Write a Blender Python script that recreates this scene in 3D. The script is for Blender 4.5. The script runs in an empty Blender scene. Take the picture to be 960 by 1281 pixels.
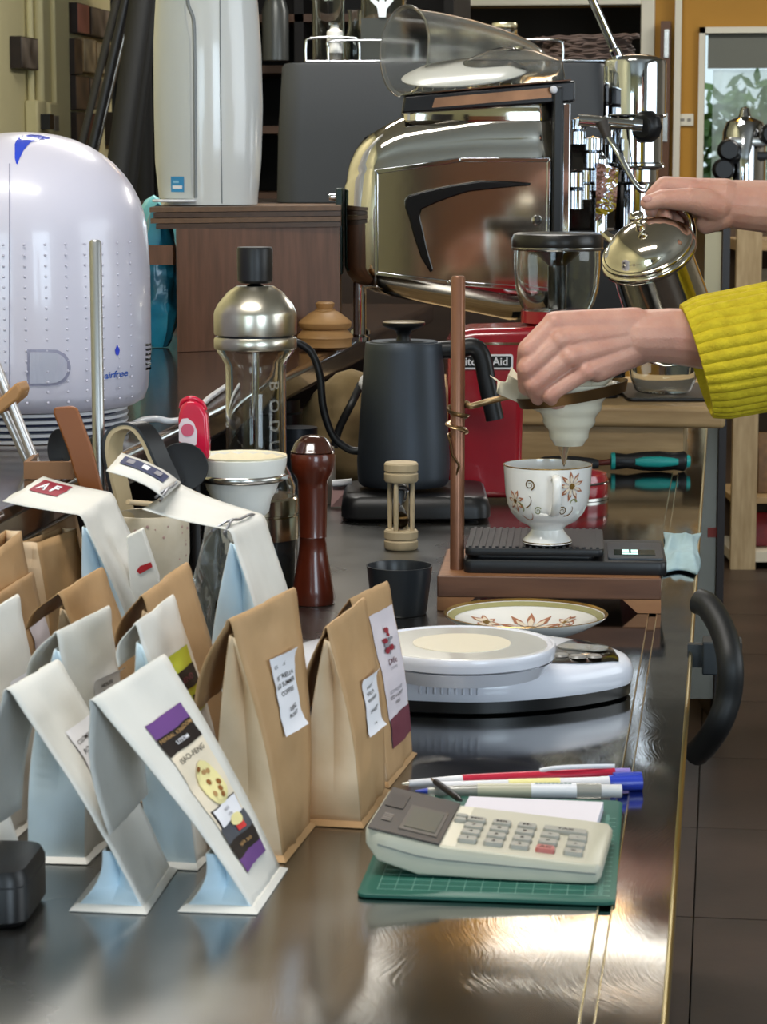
import bpy, bmesh, math, random
from math import sin, cos, tan, pi, radians, sqrt, atan2
from mathutils import Vector, Matrix, Euler, noise
random.seed(7)
S = bpy.context.scene
COL = S.collection
# ------------------------------------------------------------ camera
F, PITCH, YAW = 3080.0, radians(8.05), radians(7.83)
CAM = Vector((0, 0, 1.32))
cd = bpy.data.cameras.new('camera'); cam = bpy.data.objects.new('camera', cd); COL.objects.link(cam)
cam.location = CAM; cam.rotation_euler = (pi/2 - PITCH, 0, YAW)
cd.sensor_fit = 'HORIZONTAL'; cd.sensor_width = 36; cd.lens = 36*F/960
cd.clip_start = .05; cd.clip_end = 100
cd.dof.use_dof = True; cd.dof.focus_distance = 2.5; cd.dof.aperture_fstop = 45
S.camera = cam
# ------------------------------------------------------------ look
S.view_settings.view_transform = 'Standard'; S.view_settings.look = 'None'
S.view_settings.gamma = 1; S.view_settings.exposure = 0.12; S.view_settings.use_curve_mapping = False
S.cycles.use_denoising = True
S.cycles.max_bounces = 14; S.cycles.transmission_bounces = 12; S.cycles.transparent_max_bounces = 12
S.cycles.glossy_bounces = 6; S.cycles.diffuse_bounces = 4
S.cycles.sample_clamp_indirect = 4; S.cycles.caustics_reflective = False; S.cycles.caustics_refractive = False
# ------------------------------------------------------------ world: overcast day outside
W = bpy.data.worlds.new('world'); S.world = W; W.use_nodes = True
wn = W.node_tree.nodes; wl = W.node_tree.links
bg = wn['Background']; bg.inputs['Strength'].default_value = 1.1
bg.inputs['Color'].default_value = (.80, .92, 1, 1)
def area(name, loc, rot, sx, sy, power, color, spread=pi):
    l = bpy.data.lights.new(name, 'AREA'); l.shape = 'RECTANGLE'; l.size = sx; l.size_y = sy
    l.energy = power; l.color = color; l.spread = spread
    o = bpy.data.objects.new(name, l); COL.objects.link(o); o.location = loc; o.rotation_euler = rot
    return o
# daylight from the shop front behind the camera, fluorescent tubes on the ceiling, two added fills
area('shopfront_daylight', (2.3, -2.8, 1.7), (radians(90), 0, radians(24)), 1.6, 1.6, 75, (.70, .86, 1.0))
area('side_window_daylight', (2.9, 2.1, 1.75), (radians(90), 0, radians(90)), 2.6, 1.4, 34, (.88, .95, 1.0))
area('ceiling_light_near', (-.6, 1.3, 2.84), (0, 0, 0), 1.2, .3, 26, (1, .97, .92))
area('ceiling_light_mid', (-.7, 4.3, 2.84), (0, 0, 0), 1.2, .3, 34, (1, .97, .92))
area('gusset_fill_left', (-1.0, -2.85, 1.6), (radians(90), 0, radians(-12)), 1.3, 1.3, 38, (.66, .85, 1.0))  # added blue fill for the bag gussets; the rear wall is closed here
area('ceiling_light_far', (-.36, 7.45, 2.83), (radians(50), 0, 0), .60, .12, 16, (1, .96, .88))
area('far_wall_fill', (1.6, 7.0, 2.84), (0, 0, 0), 1.2, .6, 70, (1, .96, .90))  # added fill to brighten the far ochre wall, no fixture above it

# ------------------------------------------------------------ placing: where the sight line of a picture point meets a height or a depth
_R = Euler((pi/2 - PITCH, 0, YAW)).to_matrix()
FWD = Vector((-sin(YAW), cos(YAW), 0)); RGT = Vector((cos(YAW), sin(YAW), 0))
def ray(px, py): return _R @ Vector(((px-480)/F, (640.5-py)/F, -1))
def L(px, py, z):
    r = ray(px, py); return CAM + r*((z-CAM.z)/r.z)
def D(px, py, d):
    r = ray(px, py); return CAM + r*(d/r.dot(FWD))
def PX(n, d): return n*d/F
ZC = .90        # steel counter
ZL = 1.065      # raised timber ledge

# ------------------------------------------------------------ materials
def rgb(h, a=1):
    h = h.lstrip('#'); c = [int(h[i:i+2], 16)/255 for i in (0, 2, 4)]
    return tuple((x/12.92 if x <= .04045 else ((x+.055)/1.055)**2.4) for x in c) + (a,)
MATS = {}
def mat(name, col, rough=.5, metal=0, var=0, vscale=20, col2=None, bump=0, bscale=60, stretch=None, trans=0, ior=1.45, coat=0, sss=0, emit=None, estr=0, alpha=1, aniso=0, rvar=0, spec=None, detail=4):
    if name in MATS: return MATS[name]
    m = bpy.data.materials.new(name); m.use_nodes = True; MATS[name] = m
    n = m.node_tree.nodes; k = m.node_tree.links; b = n['Principled BSDF']
    c = rgb(col)
    b.inputs['Base Color'].default_value = c; b.inputs['Roughness'].default_value = rough; b.inputs['Metallic'].default_value = metal
    b.inputs['IOR'].default_value = ior; b.inputs['Transmission Weight'].default_value = trans
    b.inputs['Coat Weight'].default_value = coat; b.inputs['Coat Roughness'].default_value = .08
    if spec is not None: b.inputs['Specular IOR Level'].default_value = spec
    if sss: b.inputs['Subsurface Weight'].default_value = sss; b.inputs['Subsurface Radius'].default_value = (.012, .005, .003); b.inputs['Subsurface Scale'].default_value = 1
    if alpha < 1: b.inputs['Alpha'].default_value = alpha
    if aniso: b.inputs['Anisotropic'].default_value = aniso
    if emit: b.inputs['Emission Color'].default_value = rgb(emit); b.inputs['Emission Strength'].default_value = estr
    if var or bump or rvar or col2:
        tc = n.new('ShaderNodeTexCoord'); mp = n.new('ShaderNodeMapping'); k.new(tc.outputs['Object'], mp.inputs['Vector'])
        if stretch: mp.inputs['Scale'].default_value = stretch
        ns = n.new('ShaderNodeTexNoise'); ns.inputs['Scale'].default_value = vscale; ns.inputs['Detail'].default_value = detail
        k.new(mp.outputs[0], ns.inputs['Vector'])
        if var or col2:
            r = n.new('ShaderNodeValToRGB'); k.new(ns.outputs['Fac'], r.inputs['Fac'])
            r.color_ramp.elements[0].position = .3; r.color_ramp.elements[1].position = .7
            c2 = rgb(col2) if col2 else tuple(x*(1-var) for x in c[:3])+(1,)
            r.color_ramp.elements[0].color = c2; r.color_ramp.elements[1].color = c
            k.new(r.outputs[0], b.inputs['Base Color'])
        if rvar:
            mr = n.new('ShaderNodeMapRange'); k.new(ns.outputs['Fac'], mr.inputs['Value'])
            mr.inputs['To Min'].default_value = max(0, rough-rvar); mr.inputs['To Max'].default_value = rough+rvar
            k.new(mr.outputs[0], b.inputs['Roughness'])
        if bump:
            nb = n.new('ShaderNodeTexNoise'); nb.inputs['Scale'].default_value = bscale; nb.inputs['Detail'].default_value = 4
            k.new(mp.outputs[0], nb.inputs['Vector'])
            bp = n.new('ShaderNodeBump'); bp.inputs['Strength'].default_value = bump; bp.inputs['Distance'].default_value = .002
            k.new(nb.outputs['Fac'], bp.inputs['Height']); k.new(bp.outputs[0], b.inputs['Normal'])
    return m

# ------------------------------------------------------------ objects
def tag(o, label, cat, group=None, kind=None):
    o['label'] = label; o['category'] = cat
    if group: o['group'] = group
    if kind: o['kind'] = kind
    return o
def thing(name, label, cat, loc=(0, 0, 0), rz=0, group=None, rot=None):
    o = bpy.data.objects.new(name, None); COL.objects.link(o); o.empty_display_size = .02
    o.location = loc; o.rotation_euler = rot if rot else (0, 0, rz)
    return tag(o, label, cat, group)
def link(name, me, m, parent=None, loc=(0, 0, 0), rot=(0, 0, 0), smooth=None, kind=None, label=None, bev=0, sub=0, solid=0):
    o = bpy.data.objects.new(name, me); COL.objects.link(o)
    if m is not None and not me.materials: me.materials.append(m)
    o.location = loc; o.rotation_euler = rot
    if parent: o.parent = parent
    if kind: o['kind'] = kind
    if label: o['label'] = label
    if solid:
        s = o.modifiers.new('solid', 'SOLIDIFY'); s.thickness = solid; s.offset = 0
    if bev:
        b = o.modifiers.new('bevel', 'BEVEL'); b.width = bev; b.segments = 3; b.limit_method = 'ANGLE'; b.angle_limit = radians(35)
    if sub:
        s = o.modifiers.new('sub', 'SUBSURF'); s.levels = sub; s.render_levels = sub
    if smooth is not None or bev or sub:
        for p in me.polygons: p.use_smooth = True
        if not sub:
            try: me.set_sharp_from_angle(angle=radians(smooth if smooth else 40))
            except Exception: pass
    return o
def struct(name, me, m, parent=None, **kw):
    o = link(name, me, m, parent, **kw)
    if not parent: o['kind'] = 'structure'
    return o
def tomesh(bm, name='mesh'):
    bmesh.ops.recalc_face_normals(bm, faces=bm.faces[:])
    me = bpy.data.meshes.new(name); bm.to_mesh(me); bm.free(); return me
def pydata(vs, fs, name='mesh'):
    me = bpy.data.meshes.new(name); me.from_pydata([tuple(v) for v in vs], [], fs); me.update(); return me
def box(x0, x1, y0, y1, z0, z1):
    vs = [(x, y, z) for z in (z0, z1) for y in (y0, y1) for x in (x0, x1)]
    return pydata(vs, [(0, 2, 3, 1), (4, 5, 7, 6), (0, 1, 5, 4), (1, 3, 7, 5), (3, 2, 6, 7), (2, 0, 4, 6)])
def boxes(lst):
    vs, fs = [], []
    for (x0, x1, y0, y1, z0, z1) in lst:
        o = len(vs); vs += [(x, y, z) for z in (z0, z1) for y in (y0, y1) for x in (x0, x1)]
        fs += [tuple(i+o for i in f) for f in ((0, 2, 3, 1), (4, 5, 7, 6), (0, 1, 5, 4), (1, 3, 7, 5), (3, 2, 6, 7), (2, 0, 4, 6))]
    return pydata(vs, fs)
def cbox(w, d, h, z=0): return box(-w/2, w/2, -d/2, d/2, z, z+h)
def lathe(prof, seg=40, cx=0, cy=0, a0=0, a1=2*pi):
    vs, fs = [], []; full = abs(a1-a0-2*pi) < 1e-6; cols = seg if full else seg+1
    n = len(prof)
    for (r, z) in prof:
        for j in range(cols):
            a = a0 + (a1-a0)*j/seg; vs.append((cx+max(r, 1e-5)*cos(a), cy+max(r, 1e-5)*sin(a), z))
    for i in range(n-1):
        for j in range(seg):
            j2 = (j+1) % cols if full else j+1
            fs.append((i*cols+j, i*cols+j2, (i+1)*cols+j2, (i+1)*cols+j))
    me = pydata(vs, fs)
    bm = bmesh.new(); bm.from_mesh(me); bmesh.ops.remove_doubles(bm, verts=bm.verts[:], dist=3e-5)
    bmesh.ops.recalc_face_normals(bm, faces=bm.faces[:]); bm.to_mesh(me); bm.free()
    return me
def frames(P):
    P = [Vector(p) for p in P]; T = []
    for i in range(len(P)):
        t = (P[min(i+1, len(P)-1)]-P[max(i-1, 0)]); T.append(t.normalized() if t.length > 1e-9 else Vector((0, 0, 1)))
    up = Vector((0, 0, 1)) if abs(T[0].z) < .9 else Vector((1, 0, 0))
    N = []; u = (up - T[0]*up.dot(T[0])).normalized()
    for t in T:
        u = (u - t*u.dot(t)).normalized(); N.append((u, t.cross(u)))
    return P, T, N
def tube(P, r, seg=10, cap=True, flat=1.0, closed=False):
    """sweep a (flattened) circle; r is a number or one per point"""
    P, T, N = frames(P); n = len(P); R = r if isinstance(r, (list, tuple)) else [r]*n
    vs, fs = [], []
    for i in range(n):
        for j in range(seg):
            a = 2*pi*j/seg; vs.append(P[i] + N[i][0]*(R[i]*cos(a)) + N[i][1]*(R[i]*flat*sin(a)))
    for i in range(n-1 if not closed else n):
        i2 = (i+1) % n
        for j in range(seg): fs.append((i*seg+j, i*seg+(j+1) % seg, i2*seg+(j+1) % seg, i2*seg+j))
    if cap and not closed: fs.append(tuple(range(seg-1, -1, -1))); fs.append(tuple((n-1)*seg+j for j in range(seg)))
    return pydata(vs, fs)
def spline(P, k=6):
    P = [Vector(p) for p in P]; out = []
    for i in range(len(P)-1):
        a, b, c, d = P[max(i-1, 0)], P[i], P[i+1], P[min(i+2, len(P)-1)]
        for s in range(k):
            t = s/k; out.append(.5*((2*b)+(c-a)*t+(2*a-5*b+4*c-d)*t*t+(3*b-a-3*c+d)*t**3))
    out.append(P[-1]); return out
def prism(pts, z0, z1):
    n = len(pts); vs = [(x, y, z0) for x, y in pts]+[(x, y, z1) for x, y in pts]
    fs = [tuple(range(n-1, -1, -1)), tuple(range(n, 2*n))]+[(i, (i+1) % n, n+(i+1) % n, n+i) for i in range(n)]
    return pydata(vs, fs)
def rrect(w, d, r, k=5):
    out = []
    for cx, cy, a in ((w/2-r, d/2-r, 0), (-w/2+r, d/2-r, pi/2), (-w/2+r, -d/2+r, pi), (w/2-r, -d/2+r, 1.5*pi)):
        for i in range(k+1): out.append((cx+r*cos(a+pi/2*i/k), cy+r*sin(a+pi/2*i/k)))
    return out
def loft(loops, cap=True):
    """loops: lists of 3-D points of equal length"""
    n = len(loops[0]); vs = [v for l in loops for v in l]; fs = []
    for i in range(len(loops)-1):
        for j in range(n): fs.append((i*n+j, i*n+(j+1) % n, (i+1)*n+(j+1) % n, (i+1)*n+j))
    if cap: fs.append(tuple(range(n-1, -1, -1))); fs.append(tuple((len(loops)-1)*n+j for j in range(n)))
    me = pydata(vs, fs); bm = bmesh.new(); bm.from_mesh(me); return tomesh(bm)
def joinm(lst):
    vs, fs = [], []
    for me in lst:
        o = len(vs); vs += [v.co.copy() for v in me.vertices]; fs += [tuple(i+o for i in p.vertices) for p in me.polygons]
    return pydata(vs, fs)
def xf(me, M):
    me.transform(M); return me
def T3(x, y, z): return Matrix.Translation((x, y, z))
def RX(a): return Matrix.Rotation(a, 4, 'X')
def RY(a): return Matrix.Rotation(a, 4, 'Y')
def RZ(a): return Matrix.Rotation(a, 4, 'Z')
def aim(direction, up=(0, 0, 1)):
    """matrix whose z axis points along direction"""
    return Vector(direction).to_track_quat('Z', 'Y').to_matrix().to_4x4()
_txt = {}
def textmesh(s, size=1.0, align='CENTER', bold=0, ext=0, res=2):
    c = bpy.data.curves.new('t', 'FONT'); c.body = s; c.size = size; c.align_x = align; c.align_y = 'CENTER'
    c.offset = bold; c.extrude = ext; c.resolution_u = res; c.fill_mode = 'FRONT' if not ext else 'BOTH'
    o = bpy.data.objects.new('t', c); COL.objects.link(o); bpy.context.view_layer.update()
    me = bpy.data.meshes.new_from_object(o.evaluated_get(bpy.context.evaluated_depsgraph_get()))
    bpy.data.objects.remove(o); bpy.data.curves.remove(c)
    me.materials.clear(); return me
def local(t, P):
    """world points in the frame of a thing placed with loc and z rotation"""
    M = (Matrix.Translation(t.location) @ t.rotation_euler.to_matrix().to_4x4()).inverted()
    return [M @ Vector(p) for p in P]
def copy_thing(o, loc=None, rz=None, label=None, rot=None):
    c = o.copy(); COL.objects.link(c)
    if loc is not None: c.location = loc
    if rz is not None: c.rotation_euler = (0, 0, rz)
    if rot is not None: c.rotation_euler = rot
    if label: c['label'] = label
    for ch in [x for x in bpy.data.objects if x.parent == o]:
        d = ch.copy(); COL.objects.link(d); d.parent = c
        for g in [x for x in bpy.data.objects if x.parent == ch]:
            e = g.copy(); COL.objects.link(e); e.parent = d
    return c
# ============================================================ common materials
M_steel = mat('chrome', '#cdd1d6', .06, 1)
M_steelb = mat('brushed_steel', '#b9b7b2', .25, 1, rvar=.08, vscale=40)
M_alu = mat('satin_aluminium', '#c9c4b6', .28, 1)
M_black = mat('black_plastic', '#121214', .4)
M_blackm = mat('matt_black', '#1b1c1f', .55)
M_white = mat('white_plastic', '#e6e6ea', .3, coat=.2)
M_glass = mat('clear_glass', '#f4f7f5', .02, trans=1, ior=1.33)
M_cream = mat('cream_wall_paint', '#d9cfa0', .7, var=.06, vscale=3, bump=.05, bscale=80)
M_ochre = mat('ochre_wall_paint', '#b07f24', .6, var=.08, vscale=4, bump=.05, bscale=90)
M_ceil = mat('ceiling_paint', '#a8a59d', .8, var=.04, vscale=2)
M_frame = mat('white_frame_paint', '#d8d4c4', .45)
M_dark = mat('dark_stained_wood', '#2a1d16', .45, var=.35, vscale=6, stretch=(1, 1, 8))
M_tile = mat('brown_floor_tile', '#40322a', .42, col2='#2e241d', vscale=5, bump=.1, bscale=40)
M_grout = mat('floor_grout', '#1e1916', .8)
M_ledge = mat('ledge_wood', '#4a3526', .16, col2='#2b1d15', vscale=14, stretch=(8, 1, 8), bump=.05, bscale=30, coat=.4)
M_cabw = mat('brown_cabinet_wood', '#6b4630', .42, col2='#54351f', vscale=18, stretch=(6, 6, .6), bump=.06, bscale=60)
M_pine = mat('pine_wood', '#b0946a', .5, col2='#8f744e', vscale=9, stretch=(1, 8, 8), bump=.05, bscale=40)
M_pinez = mat('pine_wood_upright', '#b5a07c', .5, col2='#98825e', vscale=9, stretch=(8, 8, 1), bump=.05, bscale=40)

# ============================================================ room shell
XL, XR, YB, YN, ZT = -1.80, 3.2, 9.2, -3.0, 2.9
struct('floor', box(XL-.1, XR+.1, YN-.1, YB+.1, -.06, -.012), M_grout)
fl = bpy.data.objects['floor']
tm = cbox(.597, .597, .012, -.012)
tm.materials.append(M_tile)
for i in range(0, 5):
    for j in range(0, 15):
        o = link('tile', tm, None, fl, loc=(-.0 + .27 + (i-1)*.6, .35+j*.6, random.uniform(-.0005, 0)), bev=0)
struct('ceiling', box(XL-.1, XR+.1, YN-.1, YB+.1, ZT, ZT+.08), M_ceil)
struct('wall_left', box(XL-.1, XL, YN, YB, 0, ZT), M_cream)
# wall behind the camera with the shop front window, and the right wall with its window
struct('wall_rear', boxes([(XL, 1.45, YN-.1, YN, 0, ZT), (3.1, XR, YN-.1, YN, 0, ZT), (1.45, 3.1, YN-.1, YN, 2.5, ZT), (1.45, 3.1, YN-.1, YN, 0, .9)]), M_cream)
struct('reflection_trim_3', boxes([(-1.3, -.5, YN, YN+.03, 0, 2.1), (.62, 1.40, YN, YN+.03, 0, 2.0)]), mat('orange_reflection_wood', '#a8693a', .4, col2='#8a5028', vscale=6, stretch=(6, 6, .6)))  # unseen panels added for the orange reflection in the machine's side
struct('reflection_trim_4', boxes([(.50, .60, YN, YN+.04, 0, 2.2), (-.2, .26, YN, YN+.04, 0, 2.2)]), M_dark)  # unseen dark strips added for the same machine reflection
struct('wall_right', boxes([(XR, XR+.1, YN, .6, 0, ZT), (XR, XR+.1, 3.6, YB, 0, ZT), (XR, XR+.1, .6, 3.6, 2.45, ZT), (XR, XR+.1, .6, 3.6, 0, 1.05)]), mat('grey_wall_paint', '#8a857a', .7))

# far wall, ochre, with a framed pass-through and a window to the garden
def yz(px, py, Y):
    r = ray(px, py); return CAM + r*(Y/r.y)
pL = yz(584, 8, YB); pR = yz(801, 130, YB)
ox0, ox1, oz1, oz0 = pL.x, pR.x, pL.z, .95
wp0 = yz(883, 42, YB); wx0, wz1 = wp0.x, wp0.z; wx1, wz0 = wx0+1.15, .78
struct('wall_far', boxes([(XL, ox0, YB, YB+.12, 0, ZT), (ox0, ox1, YB, YB+.12, oz1, ZT), (ox0, ox1, YB, YB+.12, 0, oz0), (ox1, wx0, YB, YB+.12, 0, ZT),
    (wx0, wx1, YB, YB+.12, wz1, ZT), (wx0, wx1, YB, YB+.12, 0, wz0), (wx1, XR, YB, YB+.12, 0, ZT)]), M_ochre)
t = .05
struct('window_1', boxes([(ox0-t, ox0, YB-.03, YB+.06, oz0-t, oz1+t), (ox1, ox1+t, YB-.03, YB+.06, oz0-t, oz1+t), (ox0, ox1, YB-.03, YB+.06, oz1, oz1+t), (ox0, ox1, YB-.03, YB+.06, oz0-t, oz0)]), M_frame, bev=.004)
struct('reflection_trim_5', boxes([(XL, XR, YB-.06, YB-.001, 2.10, 2.34), (XL, XR, YB-.06, YB-.001, 2.40, 2.74)]), mat('grey_reflection_cover', '#7c7b76', .6))  # unseen grey cover added to keep ochre out of the counter's reflection
struct('reflection_trim_6', box(XL, XR, YB-.07, YB-.001, 2.341, 2.399), mat('pale_reflection_band', '#c9c8c0', .5))  # unseen pale band added to streak the counter's reflection
# dim store room behind the pass-through
struct('wall_store_room', boxes([(ox0-.5, ox1+.2, YB+1.5, YB+1.55, 0, 2.6), (ox0-.55, ox0-.5, YB+.12, YB+1.5, 0, 2.6), (ox1+.15, ox1+.2, YB+.12, YB+1.5, 0, 2.6), (ox0-.5, ox1+.2, YB+.12, YB+1.5, 2.6, 2.65)]), mat('store_room_wall', '#5b5348', .8))
t = .022
wf = struct('window_2', boxes([(wx0-t, wx0, YB-.03, YB+.08, wz0, wz1+t), (wx1, wx1+t, YB-.03, YB+.08, wz0, wz1+t), (wx0-t, wx1+t, YB-.03, YB+.08, wz1, wz1+t), (wx0-t, wx1+t, YB-.03, YB+.08, wz0-t, wz0)]), M_frame)
link('pane', box(wx0, wx1, YB+.04, YB+.046, wz0, wz1), mat('garden_pane', '#e8f0ee', .06, trans=1, ior=1.1), wf)
# wrinkled clear film and a grey blind hang in the window
bl = tag(link('roller_blind', box(wx0+.01, wx1-.01, YB-.0, YB+.012, wz1-.125, wz1-.002), mat('grey_blind', '#6d7069', .8, bump=.1)), 'grey roller blind pulled down a little at the top of the garden window', 'blind')
vs, fs = [], []
nx, nz = 40, 30
for i in range(nx+1):
    for j in range(nz+1):
        x = wx0+.03+(wx1-wx0-.06)*i/nx; z = wz0+.05+(wz1-.13-wz0-.05)*j/nz
        vs.append((x, YB+.022+.014*noise.noise(Vector((x*7, z*5, 3)))+.006*noise.noise(Vector((x*25, z*16, 1))), z))
for i in range(nx):
    for j in range(nz): a = i*(nz+1)+j; fs.append((a, a+nz+1, a+nz+2, a+1))
tag(link('plastic_film', pydata(vs, fs), mat('clear_film', '#a9bdb2', .2, alpha=.45, spec=.8), smooth=60), 'wrinkled clear plastic film covering the garden window', 'film')
# garden: foliage clumps and a pale fence
def clump(n, c, R, s, seed):
    random.seed(seed); vs, fs = [], []
    for i in range(n):
        a = random.uniform(0, 2*pi); u = random.uniform(-1, 1); rr = R*(.6+.4*random.random()); q = sqrt(1-u*u)
        p = Vector((c[0]+rr*q*cos(a), c[1]+rr*q*sin(a)*.6, c[2]+rr*u))
        d = Vector((random.uniform(-1, 1), random.uniform(-1, 1), random.uniform(-1, 1))).normalized(); e = d.orthogonal().normalized()
        o = len(vs); vs += [p-d*s, p+e*s*.45, p+d*s, p-e*s*.45]; fs.append((o, o+1, o+2, o+3))
    return pydata(vs, fs)
M_leaf = mat('garden_leaf', '#7fa04e', .5, col2='#3f6b35', vscale=3)
for k, (x, z, R, lab) in enumerate(((.22, 1.12, .60, 'broad leafy green bush low behind the garden window'), (.85, 1.25, .7, 'taller leafy green bush behind the right side of the garden window'), (.0, .95, .22, 'small green bush at the left edge of the garden window'))):
    c = (wx0+x, YB+2.1+1.1*k, z)
    b = thing('garden_bush', lab, 'bush', (c[0], c[1], 0), group='bushes outside the garden window')
    link('foliage', clump(1500, (0, 0, z), R, .055, k+3), M_leaf, b, kind='stuff')
    link('stem', tube([(0, 0, 0), (.03, 0, z*.5), (0, .02, z)], .02, 8), M_dark, b)
struct('ground_outside', box(-1, 6, YB+.12, 20, -.3, -.06), mat('garden_soil', '#6a6550', .9))
# white door casing with a half-open brown door right of the pass-through
q = yz(846, 100, YB-.02)
struct('trim_1', box(q.x-.006, q.x+.018, YB-.06, YB-.001, 0, 2.1), M_frame)
q2 = yz(828, 100, YB-.02)
d1 = struct('door_1', box(q2.x-.004, q2.x+.032, YB-.10, YB-.002, 0, 1.83), mat('brown_door_edge', '#5b3a22', .4))
for zz in (1.75, 1.45, 1.15): link('hinge', box(q2.x+.010, q2.x+.026, YB-.108, YB-.10, zz-.05, zz+.05), M_steelb, d1)
q = yz(858, 150, YB)
sp = tag(link('wall_plate', box(q.x-.03, q.x+.03, YB-.012, YB-.001, q.z-.022, q.z+.022), M_frame, bev=.003), 'small white plate with grey marks on the ochre wall beside the garden window', 'wall plate')
link('mark', boxes([(q.x-.02, q.x-.004, YB-.0135, YB-.012, q.z-.005, q.z+.006), (q.x+.006, q.x+.02, YB-.0135, YB-.012, q.z-.006, q.z+.006)]), mat('grey_print', '#85827c', .6), sp)
# a fluorescent strip and an ochre beam high up (seen mirrored in the steel counter)
def lampbox(name, x, y, sx, sy, label):
    b = thing(name, label, 'lamp', (x, y, ZT))
    link('housing', box(-sx/2-.02, sx/2+.02, -sy/2-.02, sy/2+.02, -.012, 0), M_frame, b)
    link('diffuser', box(-sx/2, sx/2, -sy/2, sy/2, -.056, -.012), mat('lamp_diffuser', '#ffffff', .5, emit='#fffaf0', estr=6), b)
lampbox('ceiling_lamp', -.6, 1.3, 1.2, .3, 'long ceiling lamp over the near end of the counter')
lampbox('ceiling_lamp', -.7, 4.3, 1.2, .3, 'long ceiling lamp over the espresso machine')
lampbox('ceiling_lamp', -.36, 7.45, .62, .13, 'slim ceiling lamp just before the far ochre beam')
lampbox('ceiling_lamp', -1.18, 7.15, .40, .12, 'short ceiling lamp at the left before the ochre beam')
struct('beam_1', box(XL, XR, 7.62, 7.9, 2.75, ZT), mat('ochre_beam', '#c08a20', .6))

# ---- cream wall fittings, left
def wall_at(px, py):                     # on the left wall
    r = ray(px, py); return CAM + r*((XL-CAM.x)/r.x)
p0, p1 = wall_at(80, 0), wall_at(62, 0)
struct('trim_2', box(XL, XL+.014, p1.y, p0.y, 0, ZT), M_cream, bev=.004)
for k, px in enumerate((34, 45)):
    a = wall_at(px, 140); b = wall_at(px, 0)
    pp = [(XL+.012, a.y, a.z-.02), (XL+.012, a.y, 2.85)]
    tag(link('conduit_pipe', tube(pp, .009+.004*k, 10), M_cream, smooth=40), ('thinner' if k == 0 else 'thicker')+' cream conduit pipe running down the cream wall to the sockets', 'pipe', 'conduit pipes on the cream wall')
for k, (px, py) in enumerate(((37, 150), (53, 152))):
    a = wall_at(px, py)
    o = thing('wall_socket', ('cream socket box under the thin conduit' if k == 0 else 'cream socket box with a grey opening beside the wall corner'), 'socket', (XL, a.y, a.z), group='sockets on the cream wall')
    link('box', box(0, .035, -.045, .045, -.05, .05), M_cream, o, bev=.006)
    link('plug' if k == 0 else 'opening', box(.034, .04 if k else .06, -.02, .02, -.025, .015), M_black if k == 0 else mat('grey_opening', '#6d6a66', .5), o)
M_ph = [mat('photo_print_%d' % i, c1, .45, col2=c2, vscale=vv, detail=1) for i, (c1, c2, vv) in enumerate((('#8f8478', '#2c2725', 14), ('#c97f70', '#9a5a50', 9), ('#cbbf9f', '#7d7460', 18), ('#6a5340', '#241c1a', 12), ('#8b6f55', '#3a2f2b', 10), ('#7a3b36', '#2c211e', 12)))]
PH = [(12, 45, 35, 88, 0, 'small framed photo alone on the cream wall beside the thin pipe'),
      (84, 3, 100, 42, 1, 'pink photo block at the top of the photo wall'), (101, 8, 131, 48, 0, 'dark double portrait block at the top right of the photo wall'),
      (92, 47, 108, 90, 2, 'pale photo block with a small figure in the second row'), (109, 52, 119, 90, 2, 'narrow cream photo block in the second row'),
      (124, 55, 140, 92, 3, 'dark photo block half hidden behind the slanted black poles'),
      (82, 94, 100, 136, 4, 'brown photo block at the left of the third row'), (100, 97, 117, 135, 0, 'grey couple photo block at the right of the third row'),
      (83, 140, 98, 180, 3, 'dark brown photo block in the lowest row'), (97, 141, 113, 182, 5, 'dark red photo block in the lowest row'),
      (80, 48, 91, 92, 3, 'brown block edge at the far left of the second row'), (131, 140, 145, 180, 0, 'grey photo block low behind the slanted poles')]
for (x0, y0, x1, y1, mi, lab) in PH:
    a = wall_at(x0, y0); b = wall_at(x1, y1 if x1 < 60 else y1+2)
    f = thing('photo_block', lab, 'photo', (XL, (a.y+b.y)/2, (a.z+b.z)/2), group='photo blocks on the cream wall')
    w, h = abs(b.y-a.y)/2, abs(a.z-b.z)/2
    link('block', box(0, .028, -w, w, -h, h), M_dark if mi not in (2,) else M_pine, f)
    link('print', box(.028, .0295, -w*.93, w*.93, -h*.94, h*.94), M_ph[mi], f)
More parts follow.
